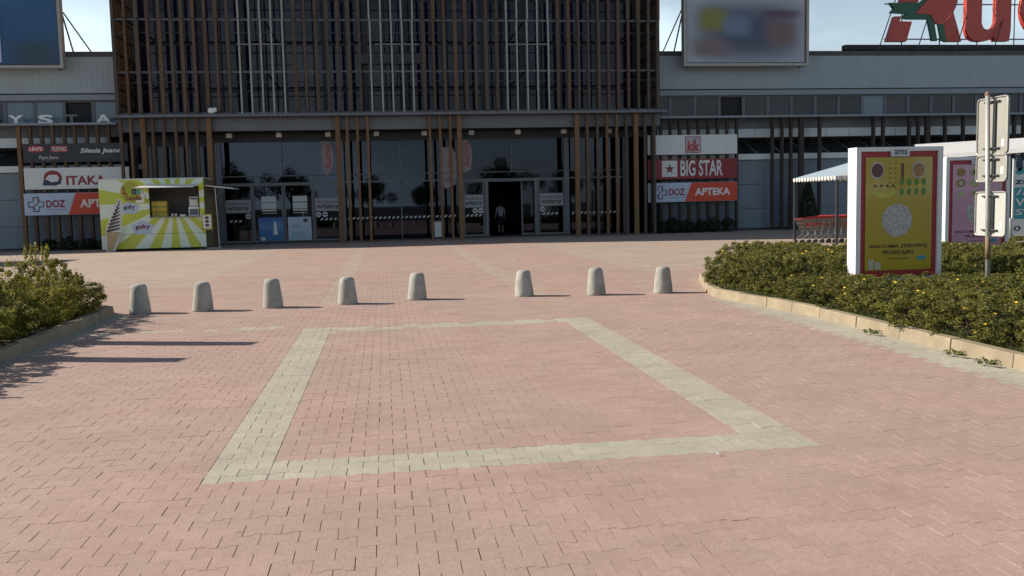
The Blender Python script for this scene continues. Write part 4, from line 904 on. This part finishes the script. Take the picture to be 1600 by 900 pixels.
pg = mat('plate_grey', (.30, .30, .27), .5, .08, 3, metal=.1); pgl = mat('plate_pale', (.42, .43, .41), .5, .06, 3)
plate(2.23, 3.02, .64, pg); plate(1.85, 2.215, .64, pg)
plate(1.08, 1.70, .64, pgl)

# ------------------------------------------------------------------ tents, trolleys, conifer
stripe = mat('tent_canvas', (.62, .64, .66), .7, .05, 3); stripe_b = mat('tent_canvas_blue', (.30, .38, .46), .7, .06, 3)
def tent(label, x0, x1, y0, y1, ze, za, left=stripe_b):
    o = thing('market_tent', label, 'tent', ((x0 + x1) / 2, (y0 + y1) / 2, 0)); ap = ((x0 + x1) / 2, (y0 + y1) / 2, za); c = [(x0, y0, ze), (x1, y0, ze), (x1, y1, ze), (x0, y1, ze)]
    for i, m_ in enumerate((stripe, stripe, stripe, left)):
        a, b_ = c[i], c[(i + 1) % 4]; MB().add([a, b_, ap, tuple(v - (.02 if k == 2 else 0) for k, v in enumerate(a)), tuple(v - (.02 if k == 2 else 0) for k, v in enumerate(b_)), (ap[0], ap[1], ap[2] - .02)], [(0, 1, 2), (5, 4, 3)]).build('roof_panel', m_, o)
    for i in range(4):                                     # scalloped valance
        a, b_ = Vector(c[i]), Vector(c[(i + 1) % 4]); n = int((b_ - a).length / .22); mb = MB()
        for k in range(n):
            p, q = a + (b_ - a) * (k / n), a + (b_ - a) * ((k + .72) / n); r_ = (p + q) / 2
            mb.add([p, q, q - Vector((0, 0, .1)), r_ - Vector((0, 0, .15)), p - Vector((0, 0, .1))], [(0, 1, 2, 3, 4)])
        stuff(mb.build('valance', offwhite, o))
    for x, y in ((x0 + .05, y0 + .05), (x1 - .05, y0 + .05), (x1 - .05, y1 - .05), (x0 + .05, y1 - .05)): bx('pole', steel_d, o, x - .04, x + .04, y - .04, y + .04, 0, ze)
    return o
tent('white hipped market tent with scalloped edge behind the trolleys', 15.5, 21.1, 30.0, 33.4, 2.38, 3.25)
tent('white market tent beyond the left edge', -18.8, -15.0, 33.4, 37.0, 2.4, 3.5)
o = thing('shelter_roof', 'white edged shelter roof with dark underside at the right edge', 'shelter', (21, 26, 0))
rf = MB().add([(16.6, 27.0, 2.75), (24.5, 21.2, 3.1), (27, 25.5, 3.5), (19, 31, 3.35), (16.6, 27.0, 2.87), (24.5, 21.2, 3.22), (27, 25.5, 3.62), (19, 31, 3.47)], [(0, 3, 2, 1), (4, 5, 6, 7), (0, 1, 5, 4), (1, 2, 6, 5), (2, 3, 7, 6), (3, 0, 4, 7)])
rf.build('roof', [white], o)
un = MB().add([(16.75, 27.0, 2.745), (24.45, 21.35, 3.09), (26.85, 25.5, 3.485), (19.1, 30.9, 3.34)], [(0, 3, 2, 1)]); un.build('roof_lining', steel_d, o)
for x, y, z in ((17.6, 27.2, 2.85), (24.2, 22.3, 3.1), (19.4, 30.2, 3.2), (26, 25.3, 3.4)): bx('post', steel_d, o, x - .05, x + .05, y - .05, y + .05, 0, z)
# nested trolleys
wire = mat('trolley_wire', (.24, .235, .21), .4, .1, 5, metal=.6); wheelm = mat('wheel_rubber', (.05, .05, .05), .7, .1, 5); redpl = mat('trolley_red', (.30, .03, .03), .4, .06, 4)
def trolley(loc, label):
    o = thing('shopping_trolley', label, 'trolley', loc, 'trolleys nested in a row'); mb = MB(); X0, Y0, Z0 = loc
    # basket: front (left) low and sloping, rear high; length along +x
    A = lambda u, s_, v: (X0 + (.06 + .16 * (1 - v)) + u * (.86 - .16 * (1 - v)), Y0 + s_ * (.27 - .06 * (1 - v)), Z0 + .45 + v * (.42 + .08 * u))
    for s_ in (-1, 1):
        for i in range(9): mb.tube(A(i / 8, s_, 0), A(i / 8, s_, 1), .008, 4)
        for v in (0, .25, .5, .75, 1): mb.tube(A(0, s_, v), A(1, s_, v), .006 if v < 1 else .01, 4)
    for i in range(6): mb.tube(A(0, -1 + .4 * i, 0), A(0, -1 + .4 * i, 1), .005, 4); mb.tube(A(0, -1 + .4 * i, 0), A(1, -1 + .4 * i, 0), .005, 4)
    for v in (.33, .66, 1): mb.tube(A(0, -1, v), A(0, 1, v), .006, 4)
    stuff(mb.build('basket', wire, o))
    MB().tube((X0 + .98, Y0 - .29, Z0 + .98), (X0 + .98, Y0 + .29, Z0 + .98), .02, 8).build('handle', redpl, o); 
    ed = MB(); 
    for s_ in (-1, 1): ed.tube((X0 + .03, Y0 + .275 * s_, Z0 + .885), (X0 + .98, Y0 + .29 * s_, Z0 + .97), .016, 6)
    ed.tube((X0 + .03, Y0 - .275, Z0 + .885), (X0 + .03, Y0 + .275, Z0 + .885), .016, 6); ed.build('bumper_rail', redpl, o)
    for s_ in (-1, 1):
        bxv = [A(.08, s_ * 1.02, .35), A(.30, s_ * 1.02, .35), A(.30, s_ * 1.02, .68), A(.08, s_ * 1.02, .68)]; MB().add(bxv, [(0, 1, 2, 3)]).build('side_plaque', redpl, o)
        fr_ = MB(); fr_.path([(X0 + .95, Y0 + .26 * s_, Z0 + .95), (X0 + .80, Y0 + .25 * s_, Z0 + .30), (X0 + .30, Y0 + .22 * s_, Z0 + .30), (X0 + .08, Y0 + .2 * s_, Z0 + .17)], .013, 6); fr_.tube((X0 + .8, Y0 + .25 * s_, Z0 + .3), (X0 + .86, Y0 + .25 * s_, Z0 + .14), .013, 6); fr_.tube((X0 + .3, Y0 + .22 * s_, Z0 + .3), (X0 + .3, Y0 + .21 * s_, Z0 + .46), .011, 6); fr_.build('chassis', alum, o)
        for x in (.06, .86):
            yy = Y0 + (.2 if x < .5 else .25) * s_; MB().tube((X0 + x, yy - .017, Z0 + .065), (X0 + x, yy + .017, Z0 + .065), .062, 14).build('wheel', wheelm, o)
    return o
t0 = trolley((14.82, 31.6, 0), 'leftmost trolley of the nested row by the hedge')
ords = ['second', 'third', 'fourth', 'fifth', 'sixth', 'seventh', 'eighth', 'ninth', 'tenth', 'eleventh', 'twelfth']
for i in range(11): dup(t0, (14.82 + .255 * (i + 1), 31.6 + random.uniform(-.03, .03), 0), random.uniform(-.02, .02), ords[i] + ' trolley from the left in the nested row')

# ------------------------------------------------------------------ plants
def leaf_mesh(name, n, shape, size, seed, upb=.35, tips=0):
    """leaf quads spread through a lumpy volume; shape(dir, rnd) -> radius vector"""
    r = np.random.default_rng(seed); d = r.normal(size=(n, 3)); d /= np.linalg.norm(d, axis=1)[:, None]
    P = shape(d, r)
    nr = d * .6 + r.normal(size=(n, 3)) * .7 + [0, 0, upb]; nr /= np.linalg.norm(nr, axis=1)[:, None]
    t_ = np.cross(nr, r.normal(size=(n, 3))); t_ /= np.linalg.norm(t_, axis=1)[:, None]; s_ = np.cross(nr, t_)
    ln = (size * r.uniform(.6, 1.25, n))[:, None]; wd = ln * .58
    a = P - t_ * ln; b_ = P + s_ * wd + nr * wd * .3; c = P + t_ * ln; e_ = P - s_ * wd + nr * wd * .3
    V = np.stack([a, b_, c, e_], 1).reshape(-1, 3); F_ = np.arange(4 * n).reshape(-1, 4)
    me = bpy.data.meshes.new(name); me.from_pydata(V.tolist(), [], F_.tolist())
    at_ = me.attributes.new('tone', 'FLOAT', 'FACE'); at_.data.foreach_set('value', r.random(n)); return me
def lumpy(r, k, amp):
    c = r.normal(size=(k, 3)); c /= np.linalg.norm(c, axis=1)[:, None]; w = r.uniform(.5, 1, k)
    return lambda d: 1 - amp + amp * 1.6 * np.max(np.clip((d @ c.T - .72) / .28, 0, 1) * w, axis=1)
def bush_shape(rx, h, seed, boxy=4., amp=.25, inner=.45, nc=110, rc=.075, shoots=0):
    """leaves gather in small clumps over a lumpy rounded box"""
    q_ = np.random.default_rng(seed); c = q_.normal(size=(nc, 3)); c /= np.linalg.norm(c, axis=1)[:, None]
    k = lumpy(q_, 22, amp)(c); q = (np.abs(c) ** boxy).sum(1) ** (-1 / boxy)
    rad = np.where(q_.random(nc) < .78, q_.uniform(.82, 1.0, nc), q_.uniform(.25, .8, nc))
    C = c * (q * k * rad)[:, None] * [rx, rx, h / 2]; C[:, 2] += h / 2; C[:, 2] = np.maximum(C[:, 2], .05)
    R_ = rc * q_.uniform(.65, 1.35, nc); st = np.ones((nc, 3)); st[:, 2] = .85
    if shoots:
        top = np.argsort(-C[:, 2])[:shoots]; C[top, 2] += q_.uniform(.03, .13, shoots); st[top] = [.5, .5, 2.3]; R_[top] = rc * .8
    def f(d, r):
        n = len(d); i = r.integers(0, nc, n); P = C[i] + d * st[i] * (R_[i] * r.random(n) ** .45)[:, None]
        P[:, 2] = np.maximum(P[:, 2], .015); return P
    return f
def twigs(seed, h, n=14, spread=.35):
    r = random.Random(seed); mb = MB()
    for i in range(n):
        a = r.uniform(0, 2 * PI); s_ = r.uniform(.1, spread); mid = (s_ * .5 * math.cos(a), s_ * .5 * math.sin(a), h * .45); mb.tube((.03 * math.cos(a), .03 * math.sin(a), 0), mid, .009, 5, .006); mb.tube(mid, (s_ * math.cos(a + .3), s_ * math.sin(a + .3), h * r.uniform(.7, .95)), .006, 4, .002)
    return mb
def flowers(shape, n, seed):
    r = np.random.default_rng(seed); d = r.normal(size=(n, 3)); d[:, 2] = np.abs(d[:, 2]) * .6; d[:, 1] -= .4; d /= np.linalg.norm(d, axis=1)[:, None]
    P = shape(d, np.random.default_rng(seed)); P = P + d * .04; mb = MB()
    for p, q in zip(P, d):
        nv = Vector(q) + Vector((0, 0, .4)); nv.normalize(); t1 = nv.orthogonal().normalized(); t2 = nv.cross(t1); c = Vector(p)
        for k in range(5):
            a = 2 * PI * k / 5; e1 = t1 * math.cos(a) + t2 * math.sin(a); e2 = -t1 * math.sin(a) + t2 * math.cos(a)
            mb.add([c, c + e1 * .012 + e2 * .008 + nv * .003, c + e1 * .022 + nv * .005, c + e1 * .012 - e2 * .008 + nv * .003], [(0, 1, 2, 3)])
    return mb
SHR = []
for k in range(5):
    sh = bush_shape(.50, .62, 40 + k, 5.0, .12, nc=125, rc=.062)
    lm = leaf_mesh('foliage', 9500, sh, .0165, 100 + k); lm.materials.append(leaf_h)
    tm = twigs(k, .6).mesh('stems'); tm.materials.append(bark); fm = flowers(sh, 6 + 4 * k, 300 + k).mesh('blossoms'); fm.materials.append(yflower); SHR.append((lm, tm, fm))
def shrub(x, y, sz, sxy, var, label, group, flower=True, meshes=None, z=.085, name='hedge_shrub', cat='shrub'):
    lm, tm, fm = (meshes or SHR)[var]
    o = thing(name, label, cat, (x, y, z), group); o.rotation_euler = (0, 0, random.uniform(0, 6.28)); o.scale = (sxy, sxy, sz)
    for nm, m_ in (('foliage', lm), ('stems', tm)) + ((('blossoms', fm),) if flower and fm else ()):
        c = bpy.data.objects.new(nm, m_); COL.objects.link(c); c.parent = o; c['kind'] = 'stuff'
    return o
hl = 'low green shrub with small yellow flowers in the dense hedge right of the plaza'
gy_ = 7.2
while gy_ < 20.2:
    x = 6.55 if gy_ < 14.4 else 6.42
    while x < .80 * gy_ + 1.4:
        px, py = x + random.uniform(-.1, .1), gy_ + random.uniform(-.1, .1)
        xmin = 6.5 if py < 14.4 else (6.36 + max(0, (py - 15.9)) * .42)
        ok = px > xmin - .12 and inside((px - .1, min(py + .2, 20)), BEDR)
        if 7.3 < px < 9.5 and 13.75 < py < 14.8: ok = False
        if 11.7 < px < 13.9 and 18.1 < py < 19.0: ok = False
        if 9.4 < px and py > 14.6 and random.random() < .45: ok = False
        if ok:
            hgt = (.42 if py < 11.8 else .35) if py < 14.6 else .60
            if px > 9.5 and py > 12.5: hgt = .60
            if 14.6 < py and px > 9.3: hgt = .55
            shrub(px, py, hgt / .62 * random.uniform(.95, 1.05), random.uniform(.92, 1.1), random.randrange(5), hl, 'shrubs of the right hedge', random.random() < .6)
        x += .72
    gy_ += .70
SHL = []
for k in range(4):
    sh = bush_shape(.56, .80, 70 + k, 2.8, .24, .5, 140, .08, 7)
    lm = leaf_mesh('foliage', 12000, sh, .019, 200 + k, .5); lm.materials.append(leaf_l)
    # upright shoots above the crown
    tm = twigs(50 + k, .95, 22, .45).mesh('stems'); tm.materials.append(bark); fm = flowers(sh, 2, 350 + k).mesh('blossoms'); fm.materials.append(yflower); SHL.append((lm, tm, fm))
ll = 'loose yellow-green shrub in the shaded bed left of the plaza'
pts = []
for y in np.arange(8.6, 16.4, .78):
    for x in np.arange(-5.02, -9.6, -.78): pts.append((x + random.uniform(-.12, .12), y + random.uniform(-.12, .12)))
for x, y in pts:
    if abs(x + 6.4) < .8 and abs(y - 12.6) < 1.1: continue
    shrub(x, y, random.uniform(.58, .80), random.uniform(.9, 1.1), random.randrange(4), ll, 'shrubs of the left bed', random.random() < .4, SHL, name='bed_shrub')
shrub(-5.75, 15.95, 1.12, 1.0, 2, 'taller shoots of the shrub rising at the end of the left bed', 'shrubs of the left bed', False, SHL, name='bed_shrub')
# grass fringe along the right kerb
r = np.random.default_rng(5); n = 5200; yy = r.uniform(6.5, 15.5, n); xx = 6.14 + np.abs(r.normal(0, .09, n)) - np.where(yy > 12.5, (yy - 12.5) * .10, 0); hh = r.uniform(.04, .12, n)
an = r.uniform(0, 6.28, n); dx, dy = np.cos(an) * .004, np.sin(an) * .004; lx_, ly_ = r.normal(0, .03, n), r.normal(0, .03, n)
V = np.stack([np.column_stack([xx - dx, yy - dy, np.full(n, .08)]), np.column_stack([xx + dx, yy + dy, np.full(n, .08)]), np.column_stack([xx + lx_, yy + ly_, .08 + hh])], 1).reshape(-1, 3)
me = bpy.data.meshes.new('grass'); me.from_pydata(V.tolist(), [], np.arange(3 * n).reshape(-1, 3).tolist()); at_ = me.attributes.new('tone', 'FLOAT', 'FACE'); at_.data.foreach_set('value', r.random(n)); me.materials.append(grassm)
g2 = stuff(link('grass', me)); g2['label'] = 'short grass fringe between right kerb and hedge'; g2['category'] = 'grass'
# weeds in the kerb foot
wl = leaf_mesh('weed_leaves', 160, bush_shape(.11, .07, 5, 2, nc=14, rc=.03), .014, 9); wl.materials.append(grassm)
for i, (x, y, lb) in enumerate(((5.86, 10.4, 'small dry weed at foot of right kerb, farther one'), (5.87, 8.75, 'small dry weed at foot of right kerb, nearer one'), (5.84, 8.2, 'tiny weed tuft at the right kerb near frame edge'))):
    o = bpy.data.objects.new('weed', wl); COL.objects.link(o); o.location = (x, y, 0); o.scale = (1, 1.6, .8); tag(o, lb, 'weed'); o['kind'] = 'stuff'
# dark shrubs at the wing walls, conifer by the right wing
SHD = []
for k in range(2):
    sh = bush_shape(.5, .8, 90 + k, 2.2, .2); lm = leaf_mesh('foliage', 2600, sh, .045, 400 + k); lm.materials.append(leaf_d); tm = twigs(80 + k, .8).mesh('stems'); tm.materials.append(bark); SHD.append((lm, tm, None))
for i, x in enumerate((-15.4, -14.5, -13.6, -12.8)): shrub(x, 44.85, random.uniform(.6, .8), .75, random.randrange(2), ORD[i] + ' small dark bush from the left under the left shop signs', 'bushes at the left wing wall', False, SHD, 0, 'wall_bush', 'bush')
for i, x in enumerate((13.7, 14.4, 15.1, 15.8, 16.5, 17.3)): shrub(x, 44.8, random.uniform(.75, 1.05), .75, random.randrange(2), ORD[i] + ' small dark bush from the left under the right shop signs', 'bushes at the right wing wall', False, SHD, 0, 'wall_bush', 'bush')
def cone_shape(d, r):
    n = len(d); z = r.random(n) ** 1.25 * 2.45; a = r.uniform(0, 6.28, n); R_ = .48 * (1 - (z / 2.55) ** 2.2) * np.where(r.random(n) < .8, r.uniform(.8, 1.05, n), r.random(n)); return np.column_stack([R_ * np.cos(a), R_ * np.sin(a), .06 + z])
lm = leaf_mesh('crown', 5200, cone_shape, .05, 77, .6); lm.materials.append(leaf_d)
o = thing('columnar_conifer', 'dark columnar conifer by the right wing wall behind trolleys', 'tree', (21.3, 44.2, 0)); c = link('crown', lm, o, (0, 0, 0)); stuff(c); MB().tube((21.3, 44.2, 0), (21.3, 44.2, 1.6), .05, 8, .02).build('trunk', bark, o)
# trees of the car park behind the viewer, seen only as reflections in the entrance glass
def crown_shape(d, r):
    n = len(d); cs = np.random.default_rng(3).normal(size=(16, 3)) * [1.5, 1.5, 1.2] + [0, 0, 5.2]; k = r.integers(0, 16, n); return cs[k] + d * (r.uniform(.55, 1.25, n))[:, None]
tl_ = leaf_mesh('crown', 5200, crown_shape, .16, 55); tl_.materials.append(leaf_t)
tk = MB().tube((0, 0, 0), (0, 0, 3.6), .2, 10, .12); 
for a in range(5): tk.tube((0, 0, 3.0 + .1 * a), (1.4 * math.cos(a * 1.26), 1.4 * math.sin(a * 1.26), 5.2), .08, 6, .03)
tk = tk.mesh('trunk'); tk.materials.append(bark)
for i, x in enumerate((-31, -20, -12.5, -2, 5.5, 17, 26, 38)):
    o = thing('car_park_tree', 'leafy tree of the car park, reflected in the entrance glass', 'tree', (x, -34 - 3 * (i % 2), -.15), 'trees of the car park'); o.rotation_euler = (0, 0, i * 1.3); sc = .62 + .12 * (i * 7 % 4); o.scale = (sc, sc, sc)
    for nm, m_ in (('crown', tl_), ('trunk', tk)):
        c = bpy.data.objects.new(nm, m_); COL.objects.link(c); c.parent = o
        if nm == 'crown': c['kind'] = 'stuff'
# scraps of litter
for i, (x, y, lb) in enumerate(((2.13, 5.70, 'small crumpled pale scrap on the pavers before the grey stripe'), (3.72, 26.6, 'small white paper scrap on the far plaza'), (4.6, 21.0, 'tiny white scrap behind the bollard gap'))):
    mb = MB(); rr = random.Random(i); vs = [(x + rr.uniform(-.025, .025), y + rr.uniform(-.02, .02), rr.uniform(.002, .03)) for _ in range(7)]
    bm = bmesh.new(); [bm.verts.new(v) for v in vs]; bmesh.ops.convex_hull(bm, input=bm.verts); me = bpy.data.meshes.new('litter'); bm.to_mesh(me); bm.free(); me.materials.append(offwhite)
    o = link('litter', me); tag(o, lb, 'litter')
